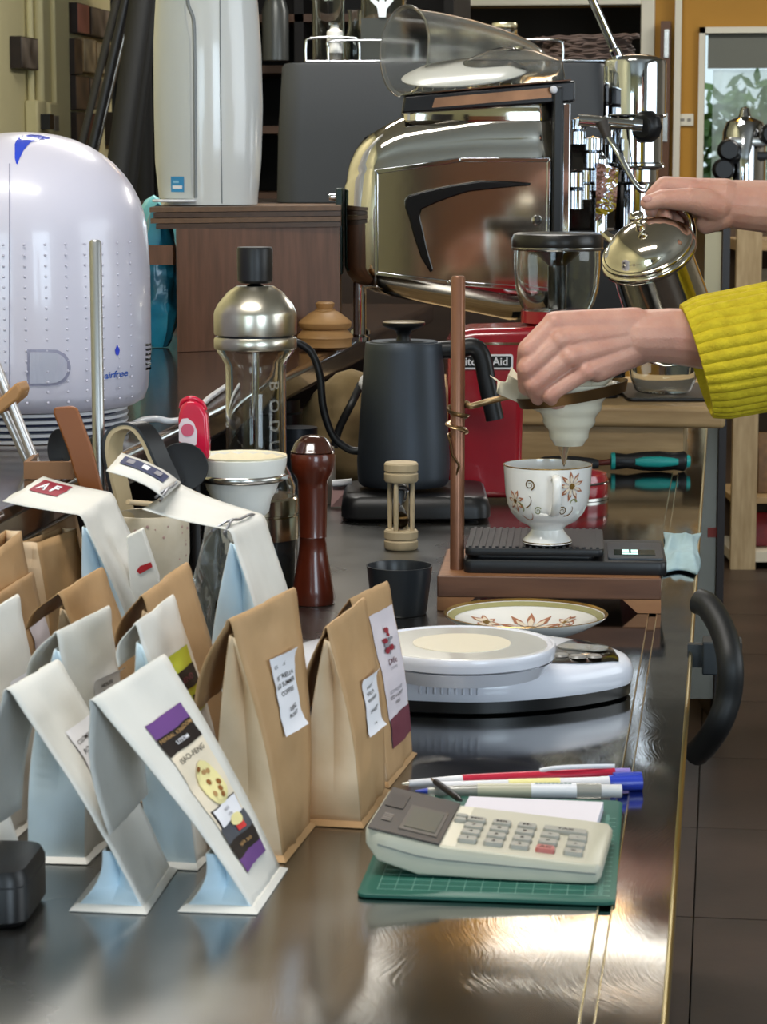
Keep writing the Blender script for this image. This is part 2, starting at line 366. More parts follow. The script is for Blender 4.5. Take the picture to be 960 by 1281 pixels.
# ============================================================ steel counter
def steel_top():
    m = bpy.data.materials.new('scratched_steel_top'); m.use_nodes = True; n = m.node_tree.nodes; k = m.node_tree.links; b = n['Principled BSDF']
    b.inputs['Metallic'].default_value = 1; b.inputs['Base Color'].default_value = rgb('#9b9a97')
    tc = n.new('ShaderNodeTexCoord')
    n1 = n.new('ShaderNodeTexNoise'); n1.inputs['Scale'].default_value = 6; n1.inputs['Detail'].default_value = 5; k.new(tc.outputs['Object'], n1.inputs['Vector'])
    mr = n.new('ShaderNodeMapRange'); k.new(n1.outputs['Fac'], mr.inputs['Value']); mr.inputs['From Min'].default_value = .3; mr.inputs['From Max'].default_value = .7
    mr.inputs['To Min'].default_value = .045; mr.inputs['To Max'].default_value = .12
    sx_ = n.new('ShaderNodeSeparateXYZ'); k.new(tc.outputs['Object'], sx_.inputs[0])
    # the left part is dulled by wear, the strip by the edge still bright
    m2 = n.new('ShaderNodeMapRange'); k.new(sx_.outputs['X'], m2.inputs['Value']); m2.interpolation_type = 'SMOOTHSTEP'
    m2.inputs['From Min'].default_value = .10; m2.inputs['From Max'].default_value = .36; m2.inputs['To Min'].default_value = .20; m2.inputs['To Max'].default_value = 0
    m3 = n.new('ShaderNodeMath'); m3.operation = 'ADD'; k.new(mr.outputs[0], m3.inputs[0]); k.new(m2.outputs[0], m3.inputs[1])
    k.new(m3.outputs[0], b.inputs['Roughness'])
    # curved hair scratches: stretched noise swirled by low noise
    mp = n.new('ShaderNodeMapping'); mp.inputs['Scale'].default_value = (800, 30, 1); mp.inputs['Rotation'].default_value = (0, 0, 1.0)
    ad = n.new('ShaderNodeVectorMath'); ad.operation = 'ADD'
    sc = n.new('ShaderNodeVectorMath'); sc.operation = 'SCALE'; sc.inputs['Scale'].default_value = .12
    n0 = n.new('ShaderNodeTexNoise'); n0.inputs['Scale'].default_value = 5; k.new(tc.outputs['Object'], n0.inputs['Vector'])
    k.new(n0.outputs['Color'], sc.inputs[0]); k.new(tc.outputs['Object'], ad.inputs[0]); k.new(sc.outputs[0], ad.inputs[1]); k.new(ad.outputs[0], mp.inputs['Vector'])
    n2 = n.new('ShaderNodeTexNoise'); n2.inputs['Scale'].default_value = 1; n2.inputs['Detail'].default_value = 3; k.new(mp.outputs[0], n2.inputs['Vector'])
    n3 = n.new('ShaderNodeTexNoise'); n3.inputs['Scale'].default_value = 3.2; n3.inputs['Detail'].default_value = 2; k.new(tc.outputs['Object'], n3.inputs['Vector'])
    b1 = n.new('ShaderNodeBump'); b1.inputs['Strength'].default_value = .06; b1.inputs['Distance'].default_value = .0006; k.new(n2.outputs['Fac'], b1.inputs['Height'])
    b2 = n.new('ShaderNodeBump'); b2.inputs['Strength'].default_value = .3; b2.inputs['Distance'].default_value = .004; k.new(n3.outputs['Fac'], b2.inputs['Height']); k.new(b1.outputs[0], b2.inputs['Normal'])
    k.new(b2.outputs[0], b.inputs['Normal'])
    return m
M_top = steel_top()
YE = 3.98; YS = -.9
XE = -.0234
ct = thing('steel_counter', 'long scratched stainless steel counter carrying the bags, scales and calculator', 'counter', (-.45, 0.9, 0))
def cl(x0, x1, y0, y1, z0, z1): return box(x0+.45, x1+.45, y0-.9, y1-.9, z0, z1)
link('worktop', cl(-1.45, -.0636, YS, YE, ZC-.03, ZC), M_top, ct)
link('edge_sheet', cl(-.0560, XE, YS, YE, ZC-.03, ZC), M_top, ct)
link('joint_strip', cl(-.0640, -.0556, YS, YE, ZC-.03, ZC-.0012), M_top, ct)
for xx in (-.0638, -.0560): link('weld_line', tube([(xx+.45, YS-.9, ZC-.0002), (xx+.45, YE-.9, ZC-.0002)], .0007, 8), mat('weld_bright', '#c9c0a0', .22, 1), ct, smooth=60)
link('edge_bead', tube([(XE+.45, YS-.9, ZC-.004), (XE+.45, YE-.9, ZC-.004)], .0036, 12), mat('edge_yellow_reflection', '#a89a6c', .3, 1), ct, smooth=60)  # yellowish reflection along the edge put into the bead's colour
link('front_panel', cl(-1.4, -.07, YS+.03, YE-.02, .1, ZC-.03), M_steelb, ct)
link('plinth', cl(-1.35, -.12, YS+.06, YE-.06, 0, .1), M_black, ct)
# ============================================================ raised timber ledge
XLG = -.525
lg = thing('timber_ledge', 'dark glossy raised timber ledge running along the back of the steel counter', 'ledge', (-1.1, 2.2, ZC))
link('ledge_board', box(XL+1.11, XLG+1.1, -2.2, 2.3, ZL-ZC-.034, ZL-ZC), M_ledge, lg, bev=.008)
link('back_board', box(-.25, -.22+.0, -2.15, 2.25, .0005, ZL-ZC-.034), M_dark, lg)
for yy in (-1.9, -.9, .1, 1.1, 2.0): link('bracket', box(-.22, XLG+1.1-.08, yy-.015, yy+.015, .0005, ZL-ZC-.034), M_dark, lg)
# ============================================================ wooden cabinet on the ledge
c0 = L(222, 441, ZL); zt = D(300, 258, 3.38).z
cA = c0.copy(); cB = D(425, 300, 3.49); cB.z = ZL
cb = thing('wooden_cabinet', 'brown wooden cabinet with a layered top standing on the ledge under the tower purifier', 'cabinet', (cA+cB)/2)
hh = zt-ZL
def cab(eL, eF, eR, z0, z1):
    P4 = [cA-RGT*eL-FWD*eF, cB+RGT*eR-FWD*eF, cB+RGT*eR+FWD*.16, cA-RGT*eL+FWD*.33]
    o = cb.location; return prism([(p.x-o.x, p.y-o.y) for p in P4], z0, z1)
link('body', cab(0, 0, 0, .0005, hh-.030), M_cabw, cb)
for k in range(4):
    e = (.034, .029, .033, .026)[k]
    link('top_layer', cab(e, e*.45, .002, hh-.030*(k+1)/4, hh-.030*k/4-.0008), mat('layered_ply_%d' % (k % 2), ('#6e5138', '#4b3424')[k % 2], .4, var=.3, vscale=20, stretch=(1, 8, 8)), cb)
ZCT = ZL+hh
ZBK = 1.240
# back cabinet of the same height behind the machine
bk = thing('back_cabinet', 'dark low cabinet behind the espresso machine carrying the charcoal appliance', 'cabinet', (-.45, 5.35, 0))
link('carcass', box(-.8, .16, -.25, .3, 0, ZBK-.03), M_dark, bk)
link('top_board', box(-.82, .18, -.27, .32, ZBK-.03, ZBK), M_dark, bk, bev=.003)
# ============================================================ dark shelving behind the tower purifier
sx0 = D(170, 100, 6.2); sx1 = D(560, 100, 6.45)
sh = thing('dark_shelving', 'tall dark open shelving with brown boards behind the tower purifier', 'shelf', ((sx0.x+sx1.x)/2, 6.75, 0))
w2 = (sx1.x-sx0.x)/2
M_void = mat('shelf_black', '#15110f', .7)
link('back_board', box(-w2, w2, .22, .24, 0, 2.4), M_void, sh)
for sx in (-w2, -w2*.15, w2-.025): link('upright', box(sx, sx+.025, -.2, .22, 0, 2.4), M_void, sh)
M_shb = mat('shelf_board_brown', '#5a4030', .5, var=.2, vscale=12, stretch=(1, 8, 8))
for py in (12, 78, 156, 242, 330):
    z = D(365, py, 6.45).z
    link('shelf_board', box(-w2+.026, w2-.026, -.2, .219, z-.02, z), M_shb, sh)
random.seed(4)
for (px, py, w, h, c, lab) in ((345, 76, .07, .16, '#5b5d5b', 'grey canister on the dark shelf right of the tower purifier'),):
    p = D(px, py, 6.55); p.z += .001
    tag(link('shelf_canister' if h > .1 else 'shelf_box', lathe([(0, 0), (w/2, 0), (w/2, h*.8), (w*.35, h), (0, h)], 24) if h > .1 else cbox(w, w, h), mat('canister_'+c[1:], c, .3, .3), loc=p, smooth=40), lab, 'canister' if h > .1 else 'box')
# slanted black poles (folded stand) and a dark curtain between photo wall and shelving
st = thing('folded_stand', 'folded black metal stand leaning with slanted poles beside the photo wall', 'stand', D(135, 300, 5.5)*1.0)
st.location.z = 0
def pole(a, b, r, m, nm='pole', fl=1.0):
    A, B = local(st, [a, b]); link(nm, tube([A, B], r, 12, flat=fl), m, st, smooth=40)
def ext(p, q, d1, d2, zlow):
    A = D(*p, d1); B = D(*q, d2); v = (B-A).normalized(); lo = A + v*((zlow-A.z)/v.z)
    if lo.x < XL+.06:
        lo = A + v*((XL+.06-A.x)/v.x); F1, F2 = local(st, [(lo.x, lo.y, .002), lo]); link('foot_rod', tube([F1, F2], .008, 10), M_black, st, smooth=40)
    hi = A+v*((2.3-A.z)/v.z); return lo, hi
a, b = ext((117, 180), (158, 0), 5.5, 5.52, 0.004); pole(a, b, .011, M_black)
a, b = ext((122, 180), (165, 0), 5.6, 5.62, 0.004); pole(a, b, .007, M_steelb)
a, b = ext((150, 190), (176, 0), 5.45, 5.5, 0.004); pole(a, b, .026, mat('sooty_black', '#0c0c0b', .6), fl=.5)
a, b = ext((166, 190), (190, 0), 5.65, 5.7, 0.004); pole(a, b, .020, mat('sooty_black', '#0c0c0b', .6), fl=.5)
a, b = ext((176, 190), (172, 0), 5.8, 5.8, 0.004); pole(a, b, .03, mat('sooty_black', '#0c0c0b', .6), fl=.5)
a, b = ext((100, 190), (146, 0), 5.75, 5.75, 0.004); pole(a, b, .009, mat('grey_pole', '#2c2a27', .5), fl=.5)
# black drape (folded) next to the shelving
q = D(186, 100, 6.0)
vs, fs = [], []; n = 40
for i in range(n+1):
    x = -.09+.2*i/n; y = .022*sin(i*1.3)+.01*sin(i*.5)
    vs += [(x, y, .02), (x, y*.8, 2.3)]
for i in range(n): fs.append((2*i, 2*i+2, 2*i+3, 2*i+1))
tag(link('dark_curtain', pydata(vs, fs), mat('black_cloth', '#191a17', .85), loc=(q.x, q.y, 0), smooth=50, solid=.004), 'black folded curtain hanging between the slanted poles and the shelving', 'curtain')
# ============================================================ pine table at the end of the counter
tz = D(760, 508, 3.43).z
pt = thing('pine_bench', 'low pine bench board standing across the far end of the steel counter', 'bench', (-.25, 3.70, ZC))
xr_ = D(908, 520, 3.45).x + .25
bt = tz-ZC
link('bench_top', box(-.255, xr_, -.25, .24, bt-.031, bt), M_pine, pt, bev=.007)
x1_ = D(855, 560, 3.46).x+.25
link('front_panel', box(-.245, x1_, -.235, -.217, .0005, bt-.0315), M_pine, pt)
link('side_panel', box(x1_-.02, x1_, -.2165, .22, .0005, bt-.0315), M_pinez, pt)
link('side_panel', box(-.245, -.225, -.2165, .22, .0005, bt-.0315), M_pinez, pt)
# ============================================================ back counter at right with glass front and open shelves
g1 = L(905, 905, 0); dd = g1.dot(FWD)
bc = thing('display_cabinet', 'narrow display cabinet with a dark post and pale notice behind the arm', 'cabinet', (D(895, 500, dd).x, g1.y, 0), YAW)
def bl_(px, py, dep=dd): return local(bc, [D(px, py, dep)])[0]
xa, xb = bl_(876, 500).x, bl_(909, 500).x
ztop = bl_(900, 262).z
pw = PX(9, dd)
link('post', box(xb-pw, xb, -.02, .02, 0, ztop), mat('dark_post', '#1f1512', .35), bc)
link('post', box(xa-pw-.06, xa-.06, -.02, .02, 0, ztop), mat('dark_post', '#1f1512', .35), bc)
link('glass_panel', box(xa-.06, xb-pw, -.004, .004, .06, ztop-.18), mat('smoked_panel', '#6d6c62', .12, spec=.8, metal=.3), bc)
link('top_board', box(xa, xb+.9, -.03, .5, ztop, ztop+.03), M_dark, bc)
link('side_panel', box(xb-.02, xb, .02, .48, 0, ztop), mat('dark_post', '#1f1512', .35), bc)
nz0, nz1 = bl_(895, 372).z, bl_(895, 290).z
link('notice', box(bl_(882, 330).x, xb-pw-.002, -.008, -.005, nz0-.12, nz1), mat('pale_notice', '#bdb79a', .7, var=.08, vscale=8), bc)
link('sticker', box(bl_(886, 650).x, bl_(899, 650).x, -.007, -.004, bl_(880, 672).z, bl_(880, 660).z), mat('red_sticker', '#7c2b22', .5), bc, rot=(0, 0, 0))
dS = 6.1
g2 = L(931, 712, 0); dS = g2.dot(FWD)
su = thing('pine_shelf_unit', 'pine shelf unit on the floor beyond the counter, stocked with small packets', 'shelf', (g2.x, g2.y, 0), YAW)
def sl_(px, py): return local(su, [D(px, py, dS)])[0]
xs0, xs1 = sl_(915, 650).x, sl_(946, 650).x
zu = D(930, 296, dS).z+.05
link('side_board', box(xs0, xs1, -.01, .02, 0, zu), M_pinez, su)
link('side_board', box(xs0+1.0, xs1+1.0, -.01, .02, 0, zu), M_pinez, su)
link('back_board', box(xs0, xs1+1.0, .35, .37, 0, zu), mat('shelf_back', '#4a3a2a', .7), su)
shelfz = []
for py in (300, 690):
    z = sl_(950, py).z; shelfz.append(z)
    link('shelf_board', box(xs0+.002, xs1+1.0, -.005, .345, z-.034, z), M_pine if py < 600 else mat('pale_board', '#cfc8b4', .5), su)
zz = [sl_(950, py).z for py in (430, 560, 690)]
PK = [(926, 0, .035, .20, '#c6376a', 'upright magenta packet at the end of the upper shelf'), (941, 0, .085, .13, '#b5a890', 'beige patterned pouch next to the magenta packet'), (966, 0, .06, .17, '#2b2a26', 'dark pouch behind the beige pouch on the upper shelf'),
      (956, 1, .16, .20, '#7b5a33', 'brown carton on the middle shelf behind the arm'), (952, 2, .12, .11, '#a02222', 'red tin on the lowest shelf of the pine unit'), (1004, 2, .1, .2, '#3a3f35', 'dark carton beside the red tin')]
zz = [sl_(950, 388).z, sl_(950, 622).z, sl_(950, 690).z]
link('shelf_board', box(xs0+.002, xs1+1.0, -.005, .345, zz[0]-.02, zz[0]), M_pine, su)
link('shelf_board', box(xs0+.002, xs1+1.0, -.005, .345, zz[1]-.02, zz[1]), M_pine, su)
for (px, lv, w, h, c, lab) in PK:
    x = sl_(px, 500).x; wp = su.matrix_basis
    P = Matrix.Translation(su.location) @ RZ(YAW) @ Vector((x+w/2, .10+.02*lv+(.12 if px == 953 else 0), zz[lv]+.0005))
    me = loft([[(sx*w/2*a, sy*.03*b, z) for sx, sy in ((-1, -1), (1, -1), (1, 1), (-1, 1))] for z, a, b in ((0, 1, 1), (h*.55, 1, .9), (h*.85, 1, .4), (h, .97, .1))])
    tag(link('packet', me, mat('packet_'+c[1:], c, .45, var=.4, vscale=40), loc=P, rot=(0, 0, YAW), bev=.004), lab, 'packet', 'packets on the pine shelves')
# ============================================================ coffee bags
def paper(name, c, c2, trans=.0):
    m = mat(name, c, .62, col2=c2, vscale=26, bump=.4, bscale=34, detail=6)
    return m
M_kraft = paper('kraft_paper', '#b8946a', '#aa865b')
M_kraftlit = paper('kraft_gusset_lit', '#e0c6a6', '#d2b48e')  # kraft as lit at the gussets, the light put into its colour
M_kraftd = paper('kraft_flap_shade', '#5a4634', '#4c3b2c')  # kraft with the shade of the flap backs in its colour, unused
M_wp = paper('white_bag_paper', '#dcdad4', '#d2d0ca')
M_wplit = paper('white_gusset_bluelit', '#dcecf4', '#cfe4f0')  # white paper with bluish daylight put into its colour
M_pr = {c: mat('print_'+c, h, .6, spec=.25) for c, h in dict(white='#e9e8ee', purple='#6b4584', ink='#221a18', cream='#e3d6c0', pale='#e8dc9f', nut='#8a5526', gold='#b08a5a', red='#a5252b', lime='#b9c23c', maroon='#6b3440', navy='#232c55', wine='#8e2434', grey='#8a8890', slate='#4d5058', cup='#d23a38', tan='#c79a54', lilac='#d8cfd6').items()}
def lerp(a, b, t): return a + (b-a)*t
def crump(p, u, seed):
    return (.0015*noise.noise(p*55+Vector((seed*3.1, 0, 0)))+.0007*noise.noise(p*130))*(sin(pi*max(0, min(1, u)))+.25)
class Strip:
    """two edge paths (near, far); v 0..1 base to ridge, 1..2 ridge to flap end"""
    def __init__(s, near, far, nf): s.n, s.f, s.nf = near, far, nf
    nseed = None
    def pt(s, u, v):
        i = v*s.nf if v <= 1 else s.nf + (v-1)*(len(s.n)-1-s.nf)
        i = max(0, min(i, len(s.n)-1.0001)); k = int(i); t = i-k
        return lerp(lerp(s.n[k], s.n[k+1], t), lerp(s.f[k], s.f[k+1], t), u)
    def at(s, u, v, off):
        p = s.pt(u, v); e = .01
        n = (s.pt(min(u+e, 1), v)-s.pt(max(u-e, 0), v)).cross(s.pt(u, min(v+e, 2))-s.pt(u, max(v-e, 0)))
        if n.length > 0: n.normalize()
        if s.nseed is not None: p = p + s.outf*crump(p, u, s.nseed)
        return p + n*off
def patch(S_, u0, u1, v0, v1, off, m, parent, name='label', nu=8, nv=None, curl=0, back=None):
    nv = nv or max(3, int((abs(v1-v0))*48)); vs, fs = [], []
    for i in range(nu+1):
        for j in range(nv+1):
            u, v = u0+(u1-u0)*i/nu, v0+(v1-v0)*j/nv
            o = off + (curl*(abs(2*j/nv-1)**6)*(.3+.7*i/nu) if curl else 0)
            vs.append(S_.at(u, v, o))
    for i in range(nu):
        for j in range(nv): a = i*(nv+1)+j; fs.append((a, a+nv+1, a+nv+2, a+1))
    return link(name, pydata(vs, fs), m, parent, smooth=50)
def ellipse_patch(S_, uc, vc, ru, rv, off, m, parent, name='emblem', top=1, k=18):
    off += .0003
    vs = [S_.at(uc, vc, off)]; R_s = (.35, .7, 1); fs = [(0, 1+i, 1+(i+1) % k) for i in range(k)]
    for f in R_s: vs += [S_.at(uc+f*ru*cos(2*pi*i/k), vc+f*rv*sin(2*pi*i/k)*(1 if sin(2*pi*i/k) > 0 else top), off) for i in range(k)]
    for q in range(2): fs += [(1+q*k+i, 1+(q+1)*k+i, 1+(q+1)*k+(i+1) % k, 1+q*k+(i+1) % k) for i in range(k)]
    return link(name, pydata(vs, fs), m, parent)
def words(S_, s, uc, vc, h, asp, off, m, parent, bold=.0, name='lettering', turn=False):
    """lettering along u (near to far), h = height in v, asp = u per unit em"""
    me = textmesh(s, 1.0, bold=bold)
    for v in me.vertices:
        x, y = v.co.x, v.co.y; v.co = S_.at(uc+y*asp, vc-x*h, off) if turn else S_.at(uc+x*asp, vc+y*h, off)
    return link(name, me, m, parent)
def bag(name, label, kind, FN, FF, BN, RN, RF, TN=None, TF=None, pinch=1, group=None, bulge=.006, flare=.0055, rr=.10, seed=1, dR=0, opened=False, rz=None):
    """corner points are picture points: base ones meet the steel top, upper ones lie in the depth of the base corners"""
    fn, ff, bn = L(*FN, ZC), L(*FF, ZC), L(*BN, ZC)
    d0 = (fn.dot(FWD)+bn.dot(FWD))/2 + dR; w = (ff-fn).dot(FWD)
    g = lambda P, d: P if isinstance(P, Vector) else D(*P, d)
    rn, rf = g(RN, d0), g(RF, d0+w)
    tn, tf = (g(TN, d0), g(TF, d0+w)) if TN else (None, None)
    bf = bn + (ff-fn)
    base = (fn+ff+bn+bf)/4
    t = thing(name, label, 'coffee bag', (base.x, base.y, ZC), group=group)
    o = Vector((base.x, base.y, ZC)); fn, ff, bn, bf, rn, rf = [p-o for p in (fn, ff, bn, bf, rn, rf)]
    z0 = .0012
    for p in (fn, ff, bn, bf): p.z = z0
    if tn: tn, tf = tn-o, tf-o
    n = 22
    outf = ((fn+ff)/2-(bn+bf)/2).normalized()
    def path(a, r, tt, sgn):
        P = []
        end = r if tt is None else lerp(r, a, rr)
        for i in range(n+1):
            v = i/n; p = lerp(a, end, v) + outf*(sgn*bulge*sin(pi*min(1, v*1.25))*(1 if v < .8 else 0) if False else sgn*bulge*sin(pi*v)**1.2)
            P.append(p)
        if tt is not None:
            q = lerp(r, tt, rr*1.3)
            for i in range(1, 6):
                s = i/6; P.append(lerp(lerp(end, r+(r-lerp(end, q, .5))*.25, s), lerp(r+(r-lerp(end, q, .5))*.25, q, s), s))
            for i in range(0, 9):
                s = i/8; P.append(lerp(q, tt, s) - outf*(.005*sin(pi*s)))
        return P
    SN, SF = path(fn, rn, tn, 1), path(ff, rf, tf, 1)
    random.seed(seed)
    Sf = Strip(SN, SF, n); Sf.nseed = seed; Sf.outf = outf
    # crumple the strip a little
    m1, m2, m3 = (M_kraft, M_kraftlit, M_kraft) if kind == 'kraft' else (M_wp, M_wplit, M_wp)
    nu = 10; vs, fs = [], []; N = len(SN)
    for i in range(N):
        for j in range(nu+1):
            u = j/nu; p = lerp(SN[i], SF[i], u)
            p = p + outf*crump(p, u, seed)
            vs.append(p)
    for i in range(N-1):
        for j in range(nu): a = i*(nu+1)+j; fs.append((a, a+1, a+nu+2, a+nu+1))
    # back sheet
    nb = n; BNp, BFp = [], []
    for i in range(nb+1):
        v = i/nb; k_ = max(rr*.9, 1-pinch); e1 = lerp(rn, fn, k_) - outf*.003; e2 = lerp(rf, ff, k_) - outf*.003
        if opened: e1 = rn - outf*.012; e2 = rf - outf*.012
        bb_ = bulge if pinch == 1 else -.005
        BNp.append(lerp(bn, e1, v) - outf*(bb_*sin(pi*v))); BFp.append(lerp(bf, e2, v) - outf*(bb_*sin(pi*v)))
    ob = len(vs)
    for i in range(nb+1):
        for j in range(nu+1): vs.append(lerp(BNp[i], BFp[i], j/nu))
    for i in range(nb):
        for j in range(nu): a = ob+i*(nu+1)+j; fs.append((a, a+nu+1, a+nu+2, a+1))
    ob = len(vs); vs += [fn, ff, bf, bn]; fs.append((ob, ob+1, ob+2, ob+3))
    b = link('body', pydata(vs, fs), m1, t, smooth=45, solid=.0005)
    # gussets
    d = (fn-bn).length; wid = (ff-fn).length; inw = (ff-fn).normalized()
    for sgn, A, B in ((1, SN, BNp), (-1, SF, BFp)):
        vs, fs = [], []
        for i in range(n+1):
            a, c = Sf.pt(0 if sgn > 0 else 1, min(1, i/n*pinch)), B[i]; h = (a-c).length/2; v = i/n
            gg = sqrt(max(0, (d/2)**2 - h*h))*.9*max(0, min(1, (v-.02)/.3))
            gg = min(gg, wid*.46)*max(0, min(1, (h-.002)/.006))
            vs += [a, lerp(a, c, .5) + inw*(sgn*gg) + Vector((0, 0, 0)), c]
            vs[-2] = vs[-2] + Vector((0, 0, .0))
        for i in range(n):
            a = 3*i; fs += [(a, a+1, a+4, a+3), (a+1, a+2, a+5, a+4)]
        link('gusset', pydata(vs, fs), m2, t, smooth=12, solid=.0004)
    if flare:
        q = [fn, ff, bf, bn]; cen = (fn+ff+bf+bn)/4; vs = []
        for p in q: vs.append(p+Vector((0, 0, .002)))
        for k, p in enumerate(q):
            v = (p-cen); v.z = 0; vs.append(p + v.normalized()*flare*1.25 - Vector((0, 0, .0007)))
        link('bottom_seal', pydata(vs, [(i, (i+1) % 4, 4+(i+1) % 4, 4+i) for i in range(4)]+[(0, 1, 2, 3)]), m1, t, solid=.0005)
    return t, Sf, (rn, rf, tn, tf, o)
INK = M_pr['ink']
GW, GK = 'white paper coffee bags on the counter', 'kraft paper coffee bags on the counter'
def sticker(Sf, t, u0, u1, v0, v1, lines, curl=.004):
    p = patch(Sf, u0, u1, v0, v1, .0012, M_pr['white'], t, 'sticker', nu=4, curl=curl)
    for (s, uc, vc, h, a) in lines: words(Sf, s, uc, vc, h, a, .0017, INK, p, bold=.01)
    return p
# --- front row, white
t, Sf, _ = bag('white_coffee_bag', 'front white coffee bag with the long purple, cream and black label', 'white', (318, 1141), (352, 1091), (232, 1138), (110, 866), (203, 809), (137, 1045), (185, 993), group=GW, seed=2, bulge=.003, pinch=.26)
lb = patch(Sf, .27, .83, .13, .87, .0008, M_pr['cream'], t, 'label')
def band(c, v0, v1, u0=.27, u1=.83, off=.0012, nm='print'): return patch(Sf, u0, u1, v0, v1, off, M_pr[c], lb, nm)
band('purple', .80, .87); band('ink', .71, .80); band('purple', .13, .195); band('ink', .195, .27)
band('slate', .27, .345); band('ink', .335, .43, .30, .80, .0011); band('white', .345, .425, .32, .78, .0016)
words(Sf, 'HERBAL KINGDOM', .55, .782, .024, .062, .0016, M_pr['gold'], lb, .012)
words(Sf, 'LITIDM', .55, .745, .024, .06, .0016, M_pr['white'], lb, .02)
words(Sf, 'ISAO-FENG', .55, .672, .034, .085, .0013, INK, lb, 0)
ellipse_patch(Sf, .57, .50, .17, .13, .0013, M_pr['pale'], lb, 'oval', top=.62)
random.seed(5)
for (a, b, rot) in ((.50, .60, .3), (.62, .57, 1), (.54, .53, 0), (.66, .51, .6), (.50, .48, 1.2), (.60, .46, .2), (.56, .575, .9), (.62, .485, .4)):
    ellipse_patch(Sf, a, b, .035, .013, .0016, M_pr['nut' if rot < .8 else 'gold'], lb, 'nut', k=8)
words(Sf, 'NO1', .55, .395, .02, .05, .0019, M_pr['grey'], lb, .01); words(Sf, '100g', .55, .37, .016, .05, .0019, M_pr['grey'], lb)
ellipse_patch(Sf, .60, .335, .11, .026, .0017, M_pr['pale'], lb, 'cup_print', k=12); patch(Sf, .54, .68, .285, .315, .0017, M_pr['cup'], lb, 'print')
words(Sf, 'HUA SHA', .56, .232, .022, .055, .0016, M_pr['gold'], lb, .015)

t, Sf, _ = bag('white_coffee_bag', 'white coffee bag just left of the purple labelled one, with a plain text sticker', 'white', (180, 1141), (214, 1091), (96, 1137), (6, 852), (70, 815), (-22, 1040), (27, 1012), group=GW, seed=3, bulge=.003, pinch=.26)
sticker(Sf, t, .38, .95, .50, .80, [('COLOMBIA', .6, .735, .028, .07), ('ROAST W', .66, .69, .032, .10), ('100G', .74, .63, .028, .07), ('MED', .78, .585, .026, .08), ('25/06', .8, .55, .022, .06)], curl=.0)
t, Sf, _ = bag('white_coffee_bag', 'white coffee bag cut off by the picture edge beside the black box corner', 'white', (-8, 1116), (32, 1082), (-95, 1113), (-160, 868), (-90, 822), (-190, 1000), (-140, 970), group=GW, seed=4)
t, Sf, _ = bag('white_coffee_bag', 'tall white coffee bag at the left edge with a round dark emblem on its face', 'white', (12, 1052), (48, 1018), (-55, 1050), (-50, 777), (24, 735), (-90, 900), (-40, 870), group=GW, seed=5)
lbb = patch(Sf, .50, .98, .55, .72, .0008, M_pr['white'], t, 'label')
ellipse_patch(Sf, .74, .66, .17, .035, .0012, INK, lbb); ellipse_patch(Sf, .74, .66, .10, .022, .0016, M_pr['maroon'], lbb); words(Sf, 'COFFEE', .74, .59, .02, .07, .0013, INK, lbb)
t, Sf, _ = bag('white_coffee_bag', 'upright white coffee bag in the second row with a small crumpled sticker', 'white', (106, 1079), (146, 1042), (36, 1077), (71, 786), (139, 753), (33, 850), (92, 815), group=GW, seed=6)
sticker(Sf, t, .45, .98, .66, .80, [('HOUSE', .7, .755, .024, .07), ('BLEND', .7, .72, .024, .07)], curl=.006)
t, Sf, _ = bag('white_coffee_bag', 'white coffee bag with a lime green and black label behind the purple labelled one', 'white', (246, 1086), (284, 1046), (194, 1083), (170, 776), (218, 739), (148, 835), (190, 800), group=GW, seed=7)
lb = patch(Sf, .30, .92, .60, .88, .0008, M_pr['lime'], t, 'label')
patch(Sf, .30, .92, .715, .80, .0012, INK, lb, 'print'); words(Sf, 'BLEND', .62, .757, .032, .12, .0016, M_pr['maroon'], lb, .01)
words(Sf, 'L', .74, .66, .05, .3, .0012, INK, lb, .02)
# --- kraft
t, Sf, _ = bag('kraft_coffee_bag', 'large kraft coffee bag with a curling white text sticker, in the middle of the row', 'kraft', (354, 1077), (388, 1035), (276, 1073), (287, 767), (371, 727), (243, 893), (292, 850), group=GK, seed=8, bulge=.004)
sticker(Sf, t, .36, .78, .50, .845, [('COFFEE', .5, .80, .022, .055), ('ESTRELLA', .58, .745, .028, .07), ('RED SUMMER', .57, .71, .028, .06), ('COFFEE', .57, .675, .026, .07), ('100G', .60, .60, .028, .08), ('ROAST', .60, .57, .024, .06), ('10/6', .61, .52, .022, .05)])
t, Sf, _ = bag('kraft_coffee_bag', 'kraft coffee bag with narrow sticker, just left of the one with a maroon label', 'kraft', (452, 1034), (482, 992), (384, 1030), (408, 777), (457, 740), (377, 903), (402, 865), group=GK, seed=9, bulge=.004)
sticker(Sf, t, .44, .86, .40, .71, [('HOT', .62, .65, .026, .07), ('VILLA', .62, .615, .026, .07), ('WASHED', .64, .58, .026, .06), ('SWEET', .65, .52, .028, .07), ('9/6', .66, .44, .022, .06)])
t, Sf, _ = bag('kraft_coffee_bag', 'kraft coffee bag with a long white and maroon label, nearest the white scales', 'kraft', (486, 984), (516, 946), (440, 976), (438, 745), (486, 723), (420, 800), (450, 775), group=GK, seed=10, bulge=.003)
lb = patch(Sf, .30, .97, .16, .95, .0008, M_pr['lilac'], t, 'label')
patch(Sf, .30, .97, .16, .33, .0012, M_pr['maroon'], lb, 'print')
random.seed(9)
for i in range(14):
    a = random.uniform(.55, .78); b = random.uniform(.70, .86); ellipse_patch(Sf, a, b, random.uniform(.03, .07), random.uniform(.008, .02), .0013+.00006*i, M_pr['wine' if i % 3 else 'grey'], lb, 'bloom_print', k=7)
words(Sf, 'Dfe', .66, .64, .05, .16, .0013, M_pr['maroon'], lb); words(Sf, 'COFFEE', .66, .60, .02, .05, .0013, M_pr['grey'], lb)
